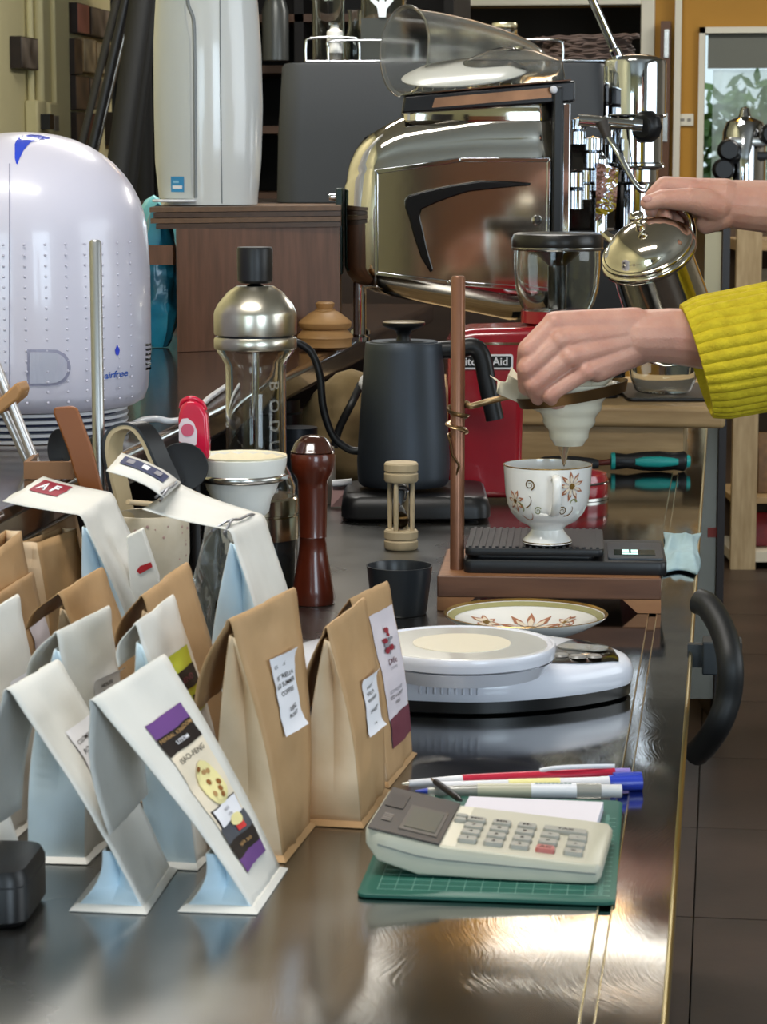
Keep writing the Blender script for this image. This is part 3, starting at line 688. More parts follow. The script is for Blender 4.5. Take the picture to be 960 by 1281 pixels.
words(Sf, 'LOT HONEY', .64, .47, .03, .07, .0013, M_pr['grey'], lb); words(Sf, 'RED HONEY', .64, .435, .03, .07, .0013, INK, lb); words(Sf, '100G', .64, .395, .028, .07, .0013, INK, lb)
bag('kraft_coffee_bag', 'kraft coffee bag with a wide looped top, before the red marked white bag', 'kraft', (150, 985), (192, 950), (78, 982), (74, 739), (130, 706), (33, 788), (84, 752), group=GK, seed=11)
bag('kraft_coffee_bag', 'kraft coffee bag behind the lime labelled bag, its shaded flap hanging to the left', 'kraft', (246, 1004), (286, 968), (176, 1002), (178, 740), (236, 698), (143, 812), (178, 775), group=GK, seed=12)
t, Sf, _ = bag('kraft_coffee_bag', 'kraft coffee bag at the left edge with a plain lilac white sticker', 'kraft', (38, 965), (72, 932), (-30, 963), (-8, 742), (42, 711), (-45, 800), (0, 770), group=GK, seed=13)
patch(Sf, .55, .99, .66, .83, .001, M_pr['lilac'], t, 'label')
bag('kraft_coffee_bag', 'upright kraft bag with a flat unfolded top beneath the red marked white bag', 'kraft', (62, 915), (118, 893), (36, 913), (46, 679), (95, 661), group=GK, seed=14, opened=True, flare=0)
bag('kraft_coffee_bag', 'upright kraft bag with a flat unfolded top at the left edge', 'kraft', (12, 960), (50, 932), (-12, 958), (-22, 700), (26, 664), group=GK, seed=15, opened=True, flare=0)
bag('kraft_coffee_bag', 'kraft bag standing under the folded top of the red marked white bag', 'kraft', (62, 860), (116, 838), (30, 858), (46, 632), (92, 628), group=GK, seed=16, opened=True, flare=0)
# --- rear, long folded white bags
t, Sf, _ = bag('white_coffee_bag', 'white coffee bag with a red mark on its long top folded out to the left', 'white', (196, 905), (232, 872), (128, 903), (103, 645), (142, 617), (3, 627), (54, 596), group=GW, seed=17, rr=.06)
lb = patch(Sf, .48, .90, 1.66, 1.93, .0008, M_pr['wine'], t, 'label', nv=3)
words(Sf, 'A F', .68, 1.80, .12, .32, .0013, M_pr['white'], lb, .03, turn=True)
t, Sf, (rn, rf, tn, tf, o) = bag('white_coffee_bag', 'white coffee bag with a navy label and tin ties on its long folded-out top', 'white', (350, 945), (388, 906), (262, 943), (290, 664), (332, 645), (178, 637), (226, 606), group=GW, seed=18, rr=.06)
dd0 = (tn+o).dot(FWD); dd1 = (tf+o).dot(FWD)
P0, P1 = D(205, 623, dd0)-o, D(226, 604, dd1)-o; P2, P3 = D(133, 589, dd0)-o, D(152, 567, dd1)-o
ft = Strip([P0, lerp(P0, P2, .25)+Vector((0, 0, .003)), lerp(P0, P2, .6)+Vector((0, 0, .003)), P2], [P1, lerp(P1, P3, .25)+Vector((0, 0, .003)), lerp(P1, P3, .6)+Vector((0, 0, .003)), P3], 3)
vs = [ft.pt(u/3, v/8) for v in range(9) for u in range(4)]
link('folded_top', pydata(vs, [(a*4+b, a*4+b+1, a*4+b+5, a*4+b+4) for a in range(8) for b in range(3)]), M_wp, t, smooth=50, solid=.0008)
lb = patch(ft, .45, .85, .22, .92, .0012, M_pr['navy'], t, 'label', nv=4)
for vv, c in ((.80, 'grey'), (.58, 'white'), (.38, 'grey')): patch(ft, .55, .75, vv-.05, vv+.05, .0017, M_pr[c], lb, 'print', nv=2)
def tie(S_, v, off=.0025):
    pts = [S_.at(-.04, v-.03, off), S_.at(.1, v, off), S_.at(.22, v+.015, off*1.6), S_.at(.4, v, off), S_.at(.7, v, off), S_.at(1.03, v+.02, off)]
    link('tin_tie', tube(spline(pts, 3), .0011, 6), mat('tin_tie_grey', '#8b8e96', .35, .8), t, smooth=60)
    pts = [S_.at(-.04, v+.07, off), S_.at(.15, v+.04, off), S_.at(.3, v+.01, off*1.5)]
    link('tin_tie', tube(spline(pts, 3), .0010, 6), mat('tin_tie_grey', '#8b8e96', .35, .8), t, smooth=60)
tie(Sf, 1.42); tie(ft, .05)
# --- black box corner
p = L(23, 1168, ZC)
bb = thing('black_box', 'black rounded box corner cut off at the lower left of the counter', 'box', (p.x-.06, p.y+.035, ZC), radians(4))
hB = D(10, 1088, p.dot(FWD)+.01).z - ZC
link('body', loft([[(x, y, z) for x, y in rrect(.12-q, .07-q, .012)] for z, q in ((.0005, .006), (.004, 0), (hB-.006, 0), (hB-.001, .004), (hB, .012))]), M_black, bb, smooth=40)
link('lid_line', loft([[(x, y, z) for x, y in rrect(.1203, .0703, .012)] for z in (hB*.7, hB*.7+.001)]), M_blackm, bb)
# ============================================================ things on the steel counter, near to far
def fwd(P): return P.dot(FWD)
# ---- green cutting mat
a, b, c, d_ = L(446, 1124, ZC), L(770, 1135, ZC), L(784, 1001, ZC), L(500, 985, ZC)
ux = (b-a).normalized(); rz = atan2(ux.y, ux.x); mw = (b-a).length; md = .228
mt = thing('cutting_mat', 'dark green gridded cutting mat lying under the grey calculator', 'mat', (a+b)/2 + Vector((-sin(rz), cos(rz), 0))*md/2, rz)
M_mat = mat('green_mat', '#1f5a4d', .45, var=.06, vscale=30); M_grid = mat('mat_grid', '#7fa79a', .5)
link('sheet', loft([[(x, y, z) for x, y in rrect(mw-q, md-q, .006)] for z, q in ((.0004, .001), (.0009, 0), (.0026, 0), (.003, .001))]), M_mat, mt, smooth=40)
gl = []; e = .0003; zt_ = .0031
for i in range(int((mw-.02)/.01)+1): x = -mw/2+.011+.01*i; gl.append((x-e/2, x+e/2, -md/2+.01, md/2-.01, zt_-.0001, zt_))
for j in range(int((md-.02)/.01)+1): y = -md/2+.011+.01*j; gl.append((-mw/2+.011, mw/2-.011, y-e/2, y+e/2, zt_-.0001, zt_))
for j in range(90):                                                    # ruler ticks down the right side
    y = -md/2+.012+.002*j; gl.append((mw/2-.010, mw/2-(.0075 if j % 5 else .005), y-.0002, y+.0002, zt_-.0001, zt_))
    gl.append((mw/2-.0050, mw/2-.0035, y-.0004, y+.0004, zt_-.0001, zt_)) if j % 5 == 0 else None
link('grid_print', boxes(gl), M_grid, mt, kind='stuff')
# ---- notepad with a clip pen
ZM = ZC+.0034
p0, p1, p2, p3 = L(556, 1022, ZM), L(762, 1060, ZM), L(757, 1000, ZM), L(577, 990, ZM)
npd = thing('note_pad', 'white note pad under the top edge of the calculator', 'note pad', (p1+p3)/2, rz+radians(-3))
link('sheets', box(-.044, .044, -.042, .026, 0, .006), mat('white_sheet', '#d6d2dc', .6), npd, bev=.0004)
link('backing_card', box(-.0445, .0445, -.0425, .0265, -.0003, 0), mat('grey_card', '#77767a', .7), npd)
# ---- calculator: lying wedge, display end raised
A, B = L(450, 1083, ZM), L(752, 1110, ZM)          # front lower edge, display end to right end (picture points on the case foot)
cr = (L(752, 1112, ZM)-L(500, 1100, ZM)).normalized(); crz = atan2(cr.y, cr.x)
cl_ = .140; cw = .098
cc = L(752, 1108, ZM)
calc = thing('calculator', 'beige and grey desk calculator tilted up on the green cutting mat', 'calculator', cc, crz)
M_case = mat('calculator_case', '#b9b6a5', .38, var=.04, vscale=60); M_side = mat('calculator_side', '#b9bdb4', .35)
M_scr = mat('calculator_bezel', '#3f3a37', .45, spec=.3); M_lcd = mat('calculator_lcd', '#4c4c42', .4, spec=.3); M_key = mat('calculator_key', '#93928a', .4); M_keyr = mat('calculator_red_key', '#a85e58', .4)
# profile along -x (length), origin = right front foot; top surface z(x)
def ztop_(s):                                       # s = distance from the right end
    return .0115 + .0075*(s/.095) if s < .095 else .019 + (s-.095)*.20
def zbot_(s): return .0006 + max(0, s-.062)*.02 if s < .108 else .0015+(s-.108)*.30
prof = [0, .003, .012, .03, .05, .07, .088, .095, .104, .108, .120, .132, cl_]
loops = []
for s in prof:
    ins = .006 if s == 0 else (.0015 if s == .003 else 0); ie = .004 if s == cl_ else 0
    zt2, zb2 = ztop_(s)-(.002 if s == 0 else 0), zbot_(s)+(.003 if s == 0 else 0)
    if s == cl_: zb2 = zt2-.010
    w0, w1 = 0+ins+ie, cw-ins-ie
    loops.append([(-s, w0, zb2), (-s, w1, zb2), (-s, w1, lerp(zb2, zt2, .72)), (-s, w1-.002, zt2), (-s, w0+.002, zt2), (-s, w0, lerp(zb2, zt2, .72))])
link('case', loft(loops), M_case, calc, bev=.0012)
loops = []
for s in prof[1:-1]:
    zz_ = lerp(zbot_(s), ztop_(s), .56); loops.append([(-s, -.0003, zz_-.0006), (-s, cw+.0003, zz_-.0006), (-s, cw+.0003, zz_+.0006), (-s, -.0003, zz_+.0006)])
link('case_seam', loft(loops), mat('seam_grey', '#8a8c86', .5), calc)
def top_quad(s0, s1, y0, y1, off, th=.0006, rr_=0):
    v = []
    for s, y in ((s0, y0), (s1, y0), (s1, y1), (s0, y1)): v.append(Vector((-s, y, ztop_(s)+off)))
    return pydata([p-Vector((0, 0, th)) for p in v]+v, [(3, 2, 1, 0), (4, 5, 6, 7), (0, 1, 5, 4), (1, 2, 6, 5), (2, 3, 7, 6), (3, 0, 4, 7)])
bz = link('display_bezel', top_quad(.0955, cl_-.0015, .0015, cw-.0015, .0012, .0012), M_scr, calc, bev=.0008)
link('bezel_rim', top_quad(.0985, .1215, .012, .066, .0018, .0006), mat('calculator_rim', '#57514b', .45, spec=.3), bz, bev=.0004)
link('lcd', top_quad(.1005, .119, .018, .060, .0022, .0004), M_lcd, bz)
link('solar_strip', top_quad(.125, .136, .052, .083, .0018, .0004), mat('solar_cell', '#2e2927', .4, spec=.3), bz)
link('small_print', joinm([top_quad(.128, .1335, .022+.004*i, .0245+.004*i, .0019, .0002) for i in range(4)]), mat('dim_print', '#6d6660', .4), bz)
def key(s, y, ws, wy, m, nm='key', h=.0026, sym=None):
    za, k = ztop_(s), (ztop_(s+.005)-ztop_(s))/.005
    me = loft([[(x, yy, z) for x, yy in rrect(ws-q, wy-q, .0018, 3)] for z, q in ((-.001, 0), (h*.6, 0), (h, .0009))])
    o = link(nm, me, m, calc, loc=(-s, y, za), rot=(0, math.atan(k), 0), smooth=40)
    if sym:
        tmh = textmesh(sym, .0052, bold=.00012); xf(tmh, T3(0, 0, h+.00012)); link('key_print', tmh, M_pr['ink'], o)
    return o
# five columns by four rows plus a wide key; the text faces the viewer (rows run along x)
cols = [.081, .0655, .050, .0345, .018]
syms = [['MC', '7', '4', '1', '0'][0:4], ['MR', '8', '5', '2'], ['M-', '9', '6', '3'], ['M+', '÷', '×', 'AC'], ['%', '-', '+', '=']]
for ci, s in enumerate(cols):
    for ri in range(4):
        y = .012+.0145*(3-ri)+ .006
        if ci >= 3 and ri == 0:
            continue
        key(s, y, .0115, .0095, M_keyr if (ci == 3 and ri == 3) else M_key, sym=syms[ci][ri])
key(.0265, .0615, .027, .0095, M_key, 'wide_key', sym='TAX')
for s, y in ((.0905, .066), (.0905, .0575)): key(s, y, .0075, .006, M_key, 'small_key')
link('case_band', top_quad(.0875-.001, .0945, .004, cw-.004, .0002, .0005), mat('case_light_band', '#d8d4c2', .3), calc)
# ---- pens
def pen(lab, p, q, r, parts, zc=ZC):
    P, Q = L(*p, zc+r), L(*q, zc+r); v = (Q-P); Lh = v.length; a_ = atan2(v.y, v.x)
    t = thing('pen', lab, 'pen', (P.x, P.y, zc+r+.0003), a_, 'pens beside the note pad')
    for (nm, s0, s1, ra, rb, m) in parts:
        me = lathe([(0, s0*Lh), (r*ra, s0*Lh), (r*rb, s1*Lh), (0, s1*Lh)], 18); xf(me, RY(pi/2)); link(nm, me, m, t, smooth=35)
    return t, Lh
M_clr = mat('pen_clear_barrel', '#cfcdc4', .15, trans=.55); M_pb = mat('pen_blue', '#2a3fae', .3); M_pw = mat('pen_white', '#dddde2', .3); M_prd = mat('pen_red', '#b5203a', .3); M_pvi = mat('pen_violet', '#8f7fc4', .3)
t, Lh = pen('red and white ballpoint pen with violet end, rear one of the pens', (503, 981), (788, 967), .0045, [('tip', 0, .03, .15, .3, M_alu), ('grip', .03, .26, .5, .9, M_pw), ('barrel', .26, .93, .95, 1, M_prd), ('cap_end', .93, 1, .8, .7, M_pvi)])
link('clip', tube(spline([(Lh*.60, -.001, .0045), (Lh*.66, -.003, .0065), (Lh*.80, -.003, .0065), (Lh*.93, -.001, .0052)], 4), .0016, 8, flat=.5), M_pw, t, smooth=60)
t, Lh = pen('white gel pen with a blue cap end in the middle of the pens', (545, 986), (803, 979), .005, [('barrel', 0, .8, .8, .9, M_pw), ('sleeve', .35, .6, .92, .92, mat('pen_cream', '#e5dc9a', .4)), ('cap', .84, 1, 1.1, 1.1, M_pb), ('collar', .8, .84, .95, .95, M_pw)])
link('clip', box(Lh*.86, Lh*1.0, -.002, .002, .0045, .007), M_pb, t, bev=.0006)
t, Lh = pen('clear barrelled pen with a printed white sleeve, nearest the note pad', (520, 990), (778, 990), .0052, [('tip', 0, .06, .12, .4, M_pb), ('grip', .06, .30, .55, .85, M_clr), ('barrel', .30, .56, .95, 1, mat('pen_greyed', '#b4b09a', .3)), ('sleeve', .56, .78, 1.02, 1.02, M_pw), ('ring', .78, .90, 1, 1, M_clr), ('cap_end', .90, 1, .85, .85, mat('pen_light_grey', '#c6c6c8', .3))])
mk = []
random.seed(3)
for i in range(9): x = Lh*(.58+.02*i); mk.append((x, x+.0022, -.0014, .0010+random.random()*.0006, .00525, .00545))
link('print', boxes(mk), mat('pen_print', '#5d7a78', .5), t)
t, Lh = pen('short black and white clipped pen lying across onto the note pad', (540, 972), (577, 999), .0022, [('tip', 0, .15, .3, .8, M_alu), ('barrel', .15, .9, 1, 1, M_black), ('end', .9, 1, .9, .5, M_black)], ZC+.0108)
t.location.z = ZC+.0118
# ---- white kitchen scales
sc0 = L(640, 893, ZC); dsc = fwd(sc0)
cx_ = D(579, 830, dsc+.08)
kx = .125
ks = thing('kitchen_scales', 'white kitchen scales with a round clear lidded platter and black button panel', 'scales', L(590, 865, ZC), YAW+radians(-5))
def ksl(px, py, z): return local(ks, [L(px, py, z)])[0]
M_sc = mat('scale_white', '#dcdde6', .25, coat=.3); M_scb = mat('scale_black_base', '#0d0d0f', .35)
R_ = ksl(793, 866, ZC+.012); L_ = -.16
def egg(s, z, xr=R_.x, dx=0):
    out = []
    for i in range(48):
        a = 2*pi*i/48; x = cos(a); y = sin(a)
        w = .092*(1-.30*max(0, x)**1.5)
        out.append(((xr*x if x > 0 else .155*x)*s, y*w*s, z))
    return out
link('base', loft([egg(.955, .0006), egg(.985, .002), egg(.99, .011)]), M_scb, ks, smooth=40)
BZ = [(1.0, .014), (1.0, .022), (.985, .0275), (.955, .0315), (.90, .0345), (.8, .0360), (.5, .0370)]
link('body', loft([egg(.99, .011)]+[egg(a_, z_) for a_, z_ in BZ]), M_sc, ks, smooth=50)
zp = .0475
rp_ = PX(114, dsc+.08); pcx = ksl(578, 802, ZC+.060)
pc = (pcx.x, pcx.y)
link('platter_stem', lathe([(.062, .0365), (.070, zp)], 48, *pc), M_sc, ks, smooth=50)
pl = link('platter', lathe([(0, zp), (rp_*.95, zp), (rp_*.985, zp+.0015), (rp_*.995, zp+.006), (rp_, zp+.0100), (rp_*.99, zp+.0115), (rp_*.965, zp+.0115), (rp_*.955, zp+.0102), (0, zp+.0100)], 72, *pc), M_sc, ks, smooth=40)
link('platter_lid', lathe([(0, zp+.0110), (rp_*.90, zp+.0110), (rp_*.91, zp+.0103)], 72, *pc), mat('clear_scale_lid', '#cdccc8', .15, coat=.5), pl, smooth=40)
link('platter_disc', lathe([(0, zp+.0114), (rp_*.52, zp+.0114), (rp_*.52, zp+.0109)], 64, *pc), mat('cream_disc', '#ddd5c0', .3), pl, smooth=40)
# side grip ribs
for i in range(9):
    x = ksl(527+9*i, 860, ZC+.02).x; yb = -sqrt(max(0, 1-(x/(.155 if x < 0 else R_.x))**2))*.092*(1-.30*(max(0, x/R_.x))**1.5)
    link('grip_rib', box(x-.0009, x+.0009, yb*1.0-.0012, yb+.004, .017, .029), M_sc, ks, bev=.0006)
# control panel with buttons
def zsurf(x, y):
    s_ = sqrt((x/(R_.x if x > 0 else .155))**2+(y/(.092*(1-.30*max(0, x/R_.x)**1.5)))**2)
    P_ = [(0, .037)]+[(a_, z_) for a_, z_ in reversed(BZ)]
    for (s0, z0), (s1, z1) in zip(P_, P_[1:]):
        if s_ <= s1: return z0+(z1-z0)*(s_-s0)/max(1e-6, s1-s0)
    return .022
# lens shaped black panel with buttons on the right shoulder
N_ = 14; vs = []; fs = []
for i in range(N_+1):
    x = R_.x*(.44+.47*i/N_); y0 = -.056+.034*(i/N_)**2; y1 = y0+.090*max(.001, sin(pi*(.01+.98*i/N_)))**.75
    for j in range(7): y = lerp(y0, y1, j/6); vs.append((x, y, zsurf(x, y)+.0009))
for i in range(N_):
    for j in range(6): a_ = i*7+j; fs.append((a_, a_+7, a_+8, a_+1))
pn = link('button_panel', pydata(vs, fs), mat('panel_black', '#16130f', .15, coat=.5), ks, smooth=60)
for (fx, y, r) in ((.56, -.034, .0065), (.66, -.036, .0075), (.76, -.030, .0065)):
    x = R_.x*fx
    link('button', lathe([(0, .0016), (r*.8, .0016), (r, 0)], 20), mat('button_grey', '#7d7a76', .3), pn, loc=(x, y, zsurf(x, y)+.001), smooth=40)
x = R_.x*.69; link('display_window', xf(loft([[(x_, y_, z) for x_, y_ in rrect(.040, .022, .009)] for z in (0, .001)]), RZ(-.3)), mat('display_grey', '#a5a299', .12, .4), pn, loc=(x, -.002, zsurf(x, .004)+.0012))
# ---- saucer
pp = L(658, 770, ZC+.02); rs = PX(104, fwd(pp))
M_por = mat('porcelain', '#e8e6e2', .12, coat=.6)
M_band = mat('sage_gilt_band', '#9b9668', .25)
M_gilt = mat('gilt', '#b08a4a', .25, .8); M_petal = mat('petal_brown', '#a5694a', .35); M_green = mat('leaf_olive', '#7f8350', .35)
sau = thing('saucer', 'patterned porcelain saucer with a sage green gilt rim, between stand and scales', 'saucer', (pp.x, pp.y, ZC))
sprof = [(0, .004), (rs*.42, .004), (rs*.55, .0065), (rs*.8, .014), (rs*.985, .0215), (rs, .0225), (rs*.99, .0205), (rs*.78, .011), (rs*.5, .003), (rs*.45, .0004), (rs*.42, .0004), (rs*.40, .002), (0, .002)]
link('dish', lathe(sprof, 72), M_por, sau, smooth=50)
def zs(r): 
    r /= rs
    for (a0, z0), (a1, z1) in zip([(0, .004), (.42, .004), (.55, .0065), (.8, .014), (.985, .0215)], [(.42, .004), (.55, .0065), (.8, .014), (.985, .0215), (1, .0225)]):
        if r <= a1: return z0+(z1-z0)*(r-a0)/(a1-a0)
    return .0225
link('rim_band', lathe([(rs*.87, zs(rs*.87)+.0004), (rs*.95, zs(rs*.95)+.0004)], 72), M_band, sau, smooth=50)
link('gilt_rim', lathe([(rs*.965, zs(rs*.965)+.0004), (rs*.995, .0229), (rs*1.002, .0223)], 72), M_gilt, sau, smooth=50)
def disc_shape(pts, f, th=0):        # polygon in polar-flat coordinates mapped on a surface
    vs = [f(*p) for p in pts]; c0 = f(sum(p[0] for p in pts)/len(pts), sum(p[1] for p in pts)/len(pts))
    return pydata([c0]+vs, [(0, 1+i, 1+(i+1) % len(vs)) for i in range(len(vs))])
def flower(cx, cy, r, n, rot=0):
    out = []
    for k in range(n):
        a = rot+2*pi*k/n; e = pi/n*.8
        out.append([(cx+r*.25*cos(a-e), cy+r*.25*sin(a-e)), (cx+r*.65*cos(a-e*.75), cy+r*.65*sin(a-e*.75)), (cx+r*cos(a), cy+r*sin(a)), (cx+r*.65*cos(a+e*.75), cy+r*.65*sin(a+e*.75)), (cx+r*.25*cos(a+e), cy+r*.25*sin(a+e))])
    return out
def swirl(cx, cy, r, a0, turns, w, k=22, flip=1):
    L1, L2 = [], []
    for i in range(k+1):
        t_ = i/k; rr_ = r*(1-.75*t_); a = a0+flip*2*pi*turns*t_; ww = w*(1-.6*t_)
        L1.append((cx+(rr_+ww)*cos(a), cy+(rr_+ww)*sin(a))); L2.append((cx+(rr_-ww)*cos(a), cy+(rr_-ww)*sin(a)))
    return L1, L2
def ribbon(L1, L2, f):
    vs = [f(*p) for p in L1]+[f(*p) for p in L2]; k = len(L1)
    return pydata(vs, [(i, i+1, k+i+1, k+i) for i in range(k-1)])
def print_set(f, parent, sc=1, motifs=()):
    for m in motifs:
        if m[0] == 'fl':
            _, x, y, r, n, rot = m
            link('flower_print', joinm([disc_shape(p, lambda u, v: f(u, v, .0004)) for p in flower(x, y, r, n, rot)]), M_petal, parent)
            link('flower_print', joinm([disc_shape(p, lambda u, v: f(u, v, .0006)) for p in flower(x, y, r*.74, n, rot)]), mat('petal_inner', '#dccdb8', .3), parent)
            link('flower_print', disc_shape([(x+r*.22*cos(i), y+r*.22*sin(i)) for i in range(6)], lambda u, v: f(u, v, .0008)), M_gilt, parent)
        else:
            _, x, y, r, a0, tn_, w, fl_, mm = m
            link('scroll_print', ribbon(*swirl(x, y, r, a0, tn_, w, flip=fl_), lambda u, v: f(u, v, .0004)), mm, parent)
fs_ = lambda u, v, o: Vector((u, v, zs(sqrt(u*u+v*v))+o))
print_set(fs_, sau, 1, [('fl', .002, rs*.34, rs*.40, 9, .2), ('fl', -rs*.52, rs*.30, rs*.2, 5, .5), ('s', rs*.50, rs*.36, rs*.15, 1, 1.1, .0014, 1, M_petal), ('s', -rs*.45, .0, rs*.22, 1, .9, .0007, 1, M_green), ('s', rs*.42, -.004, rs*.2, 2, .9, .0007, -1, M_petal), ('s', -rs*.25, -rs*.38, rs*.18, 0, .9, .0007, -1, M_gilt), ('s', rs*.2, -rs*.4, rs*.18, 3, .8, .0006, 1, M_green), ('fl', -rs*.5, rs*.35, rs*.16, 6, 0), ('fl', rs*.45, rs*.42, rs*.15, 6, 0)])
# ---- wooden dripper stand
fF = L(790, 766, ZC); fw = fwd(fF)
s_l, s_r = L(547, 764, ZC), L(827, 768, ZC)
sw = (s_r-s_l).length; su_ = (s_r-s_l).normalized(); srz = atan2(su_.y, su_.x); sdp = .165
ds = thing('dripper_stand', 'walnut dripper stand with an upright copper coloured rod and wire holder', 'stand', (s_l+s_r)/2 + Vector((-sin(srz), cos(srz), 0))*sdp/2, srz)
M_wal = mat('walnut', '#6e4b36', .45, col2='#563828', vscale=10, stretch=(1, 8, 8), bump=.05, bscale=40); M_wal2 = mat('walnut_light', '#9a6d48', .45, col2='#82573a', vscale=10, stretch=(1, 8, 8))
zb_, ztb = .012, D(690, 722, fw).z-ZC
link('base_board', box(-sw/2, sw/2, -sdp/2, sdp/2, .013, ztb), M_wal, ds, bev=.0015)
link('board_top', box(-sw/2+.002, sw/2-.002, -sdp/2+.002, sdp/2-.002, ztb-.0002, ztb+.0003), M_wal2, ds)
fo = .028
for sg in (-1, 1):
    me = prism([(0, 0), (sg*-.022, 0), (sg*-.036, .0128), (0, .0128)] if sg > 0 else [(0, 0), (0, .0128), (.036, .0128), (.022, 0)], -sdp/2, sdp/2)
    xf(me, RX(pi/2)); link('foot', me, M_wal2, ds, loc=(sg*sw/2, 0, .0004))
rb = local(ds, [D(572, 706, fw+.045)])[0]; rtop = local(ds, [D(574, 345, fw+.045)])[0]
rx_, ry_ = rb.x, rb.y
hr = rtop.z
link('rod', lathe([(0, ztb), (.0068, ztb), (.0068, hr-.002), (.0055, hr), (0, hr)], 20, rx_, ry_), mat('copper_brown_rod', '#8a5f48', .32, .45, var=.2, vscale=30), ds, smooth=40)
DH = fw+.045
M_bra = mat('aged_brass', '#a08560', .3, .9, var=.3, vscale=30)
# brass wire coil round the rod, arm and ring
def dl(px, py, d): return local(ds, [D(px, py, d)])[0]
zc0, zc1 = dl(572, 505, DH).z, dl(572, 548, DH).z
coil = [(rx_+.0088*cos(a), ry_+.0088*sin(a), lerp(zc0, zc1, a/(2*pi*2.6))) for a in [i*.35 for i in range(int(2*pi*2.6/.35)+1)]]
tail = [dl(564, 556, DH-.006), dl(566, 570, DH-.009), dl(575, 582, DH-.009), dl(571, 592, DH-.004)]
link('wire_coil', tube(coil+tail, .0034, 8, flat=.35), M_bra, ds, smooth=60)
RC = dl(716, 489, DH); RRx = PX(72, DH)
arm = [Vector(coil[0]), dl(590, 508, DH-.004), dl(612, 502, DH), dl(645, 494, DH)]
link('holder_arm', tube(spline(arm, 5), .0032, 10, flat=.8), M_bra, ds, smooth=60)
tl = radians(10)
ringm = lambda r, z: (r, z)
me = lathe([(RRx*.93, -.006), (RRx*1.0, .004), (RRx*.985, .0045), (RRx*.90, -.006), (RRx*.93, -.006)], 48); xf(me, RY(-tl)); link('holder_ring', me, mat('dark_brass_ring', '#6e5436', .3, .85), ds, loc=RC+Vector((0, 0, -.002)), smooth=60)
# ---- porcelain dripper with filter paper, held in the ring
dpw = D(712, 505, DH)
dr = thing('coffee_dripper', 'cream white ceramic dripper cone hanging in the wire holder over the cup', 'dripper', D(712, 557, DH))
M_cer = mat('cream_ceramic', '#ddd6c2', .2, coat=.4)
hD = D(712, 494, DH).z - D(712, 557, DH).z
rt_, rb2 = PX(47, DH), PX(21, DH)
pr = [(rb2*.6, .002), (rb2*.85, 0), (rb2, .004)]
for i in range(1, 13):
    v = i/12; r = lerp(rb2, rt_, v)+.0012*sin(v*pi*6.5); pr.append((r, .004+v*(hD-.004)))
pr += [(rt_*1.25, hD+.004), (rt_*1.35, hD+.012), (rt_*1.30, hD+.012), (rt_*.95, hD), (rb2*.6, .006), (rb2*.6, .002)]
link('cone', lathe(pr, 48), M_cer, dr, smooth=60)
fp = tag(link('filter_paper', pydata(*(lambda: (lambda vs, fs: (vs, fs))(*(lambda n, m: ([((lerp(.02, PX(84, DH), (j/m)))*(1+.05*sin(i*1.9)*(j/m))*cos(2*pi*i/n), (lerp(.02, PX(66, DH), (j/m)))*sin(2*pi*i/n), .012+.040*(j/m) + (.006*sin(i*1.1)+.004*sin(i*2.7+1))*(j/m)) for j in range(m+1) for i in range(n)], [(j*n+i, j*n+(i+1) % n, (j+1)*n+(i+1) % n, (j+1)*n+i) for j in range(m) for i in range(n)]))(48, 8)))()), mat('filter_paper', '#d9cfb8', .8, bump=.1), smooth=60, solid=.0004, loc=D(712, 557, DH)+Vector((0, 0, .020)), rot=(0, radians(-10), 0)), 'cream paper filter with a crumpled rim sitting in the dripper under the fingers', 'filter')
dp = tag(link('coffee_drip', lathe([(0, 0), (.0016, .003), (.0035, .012), (.0058, .020), (.0060, .0235), (0, .0235)], 20), mat('pale_coffee', '#c9b79a', .05, trans=.7, ior=1.33), loc=D(706, 579, DH)-Vector((0, 0, .004)), smooth=60), 'thin stream of coffee running from the dripper into the cup', 'drip')
# ---- black coffee scales on the stand
bs = thing('coffee_scales', 'flat black coffee scales with a ribbed plate and lit display on the stand', 'scales', D(706, 706, fw+.055), srz)
bs.location.z = ZC+ztb+.0004
def bl2(px, py, d): return local(bs, [D(px, py, d)])[0]
def blz(px, py, z): return local(bs, [L(px, py, ZC+ztb+z)])[0]
xa_, xb_ = blz(580, 712, .004).x, blz(834, 712, .004).x
y0_ = blz(700, 715, .003).y; y1_ = y0_+.14
ycen = (y0_+y1_)/2; xcen = (xa_+xb_)/2
def slab(x0, x1, y0, y1, z0, z1, r, e=.0012): return xf(loft([[(x, y, z) for x, y in rrect(x1-x0-q, y1-y0-q, r)] for z, q in ((z0, e), (z0+e, 0), (z1-e, 0), (z1, e))]), T3((x0+x1)/2, (y0+y1)/2, 0))
M_sb = mat('scales_black', '#17181b', .4)
link('base', slab(xa_, xb_, y0_, y1_, 0, .0125, .008), M_sb, bs, smooth=40)
xp = blz(755, 680, .018).x
link('plate_stem', slab(xa_+.01, xp-.01, y0_+.01, y1_-.01, .012, .017, .006), M_black, bs, smooth=40)
pl2 = link('weighing_plate', slab(xa_+.001, xp, y0_+.004, y1_-.002, .0165, .0235, .007), M_sb, bs, smooth=40)
rb_ = []
nrib = 20
for i in range(nrib): x = xa_+.006+(xp-xa_-.012)*i/(nrib-1); rb_.append((x-.0014, x+.0014, y0_+.008, y1_-.006, .0234, .0250))
for i, r_ in enumerate(rb_): link('rib', box(*r_), M_sb, pl2)
link('display_housing', slab(xp+.004, xb_-.003, y0_+.012, y1_-.03, .0123, .0145, .004, .0006), mat('display_housing', '#3a3f45', .3), bs, smooth=40)
link('display', box(xp+.010, xb_-.010, y0_+.030, y0_+.062, .0145, .0150), mat('display_dark', '#10231c', .15), bs)
M_lit = mat('display_lit', '#bfe9e2', .4, emit='#cfeee8', estr=.9)
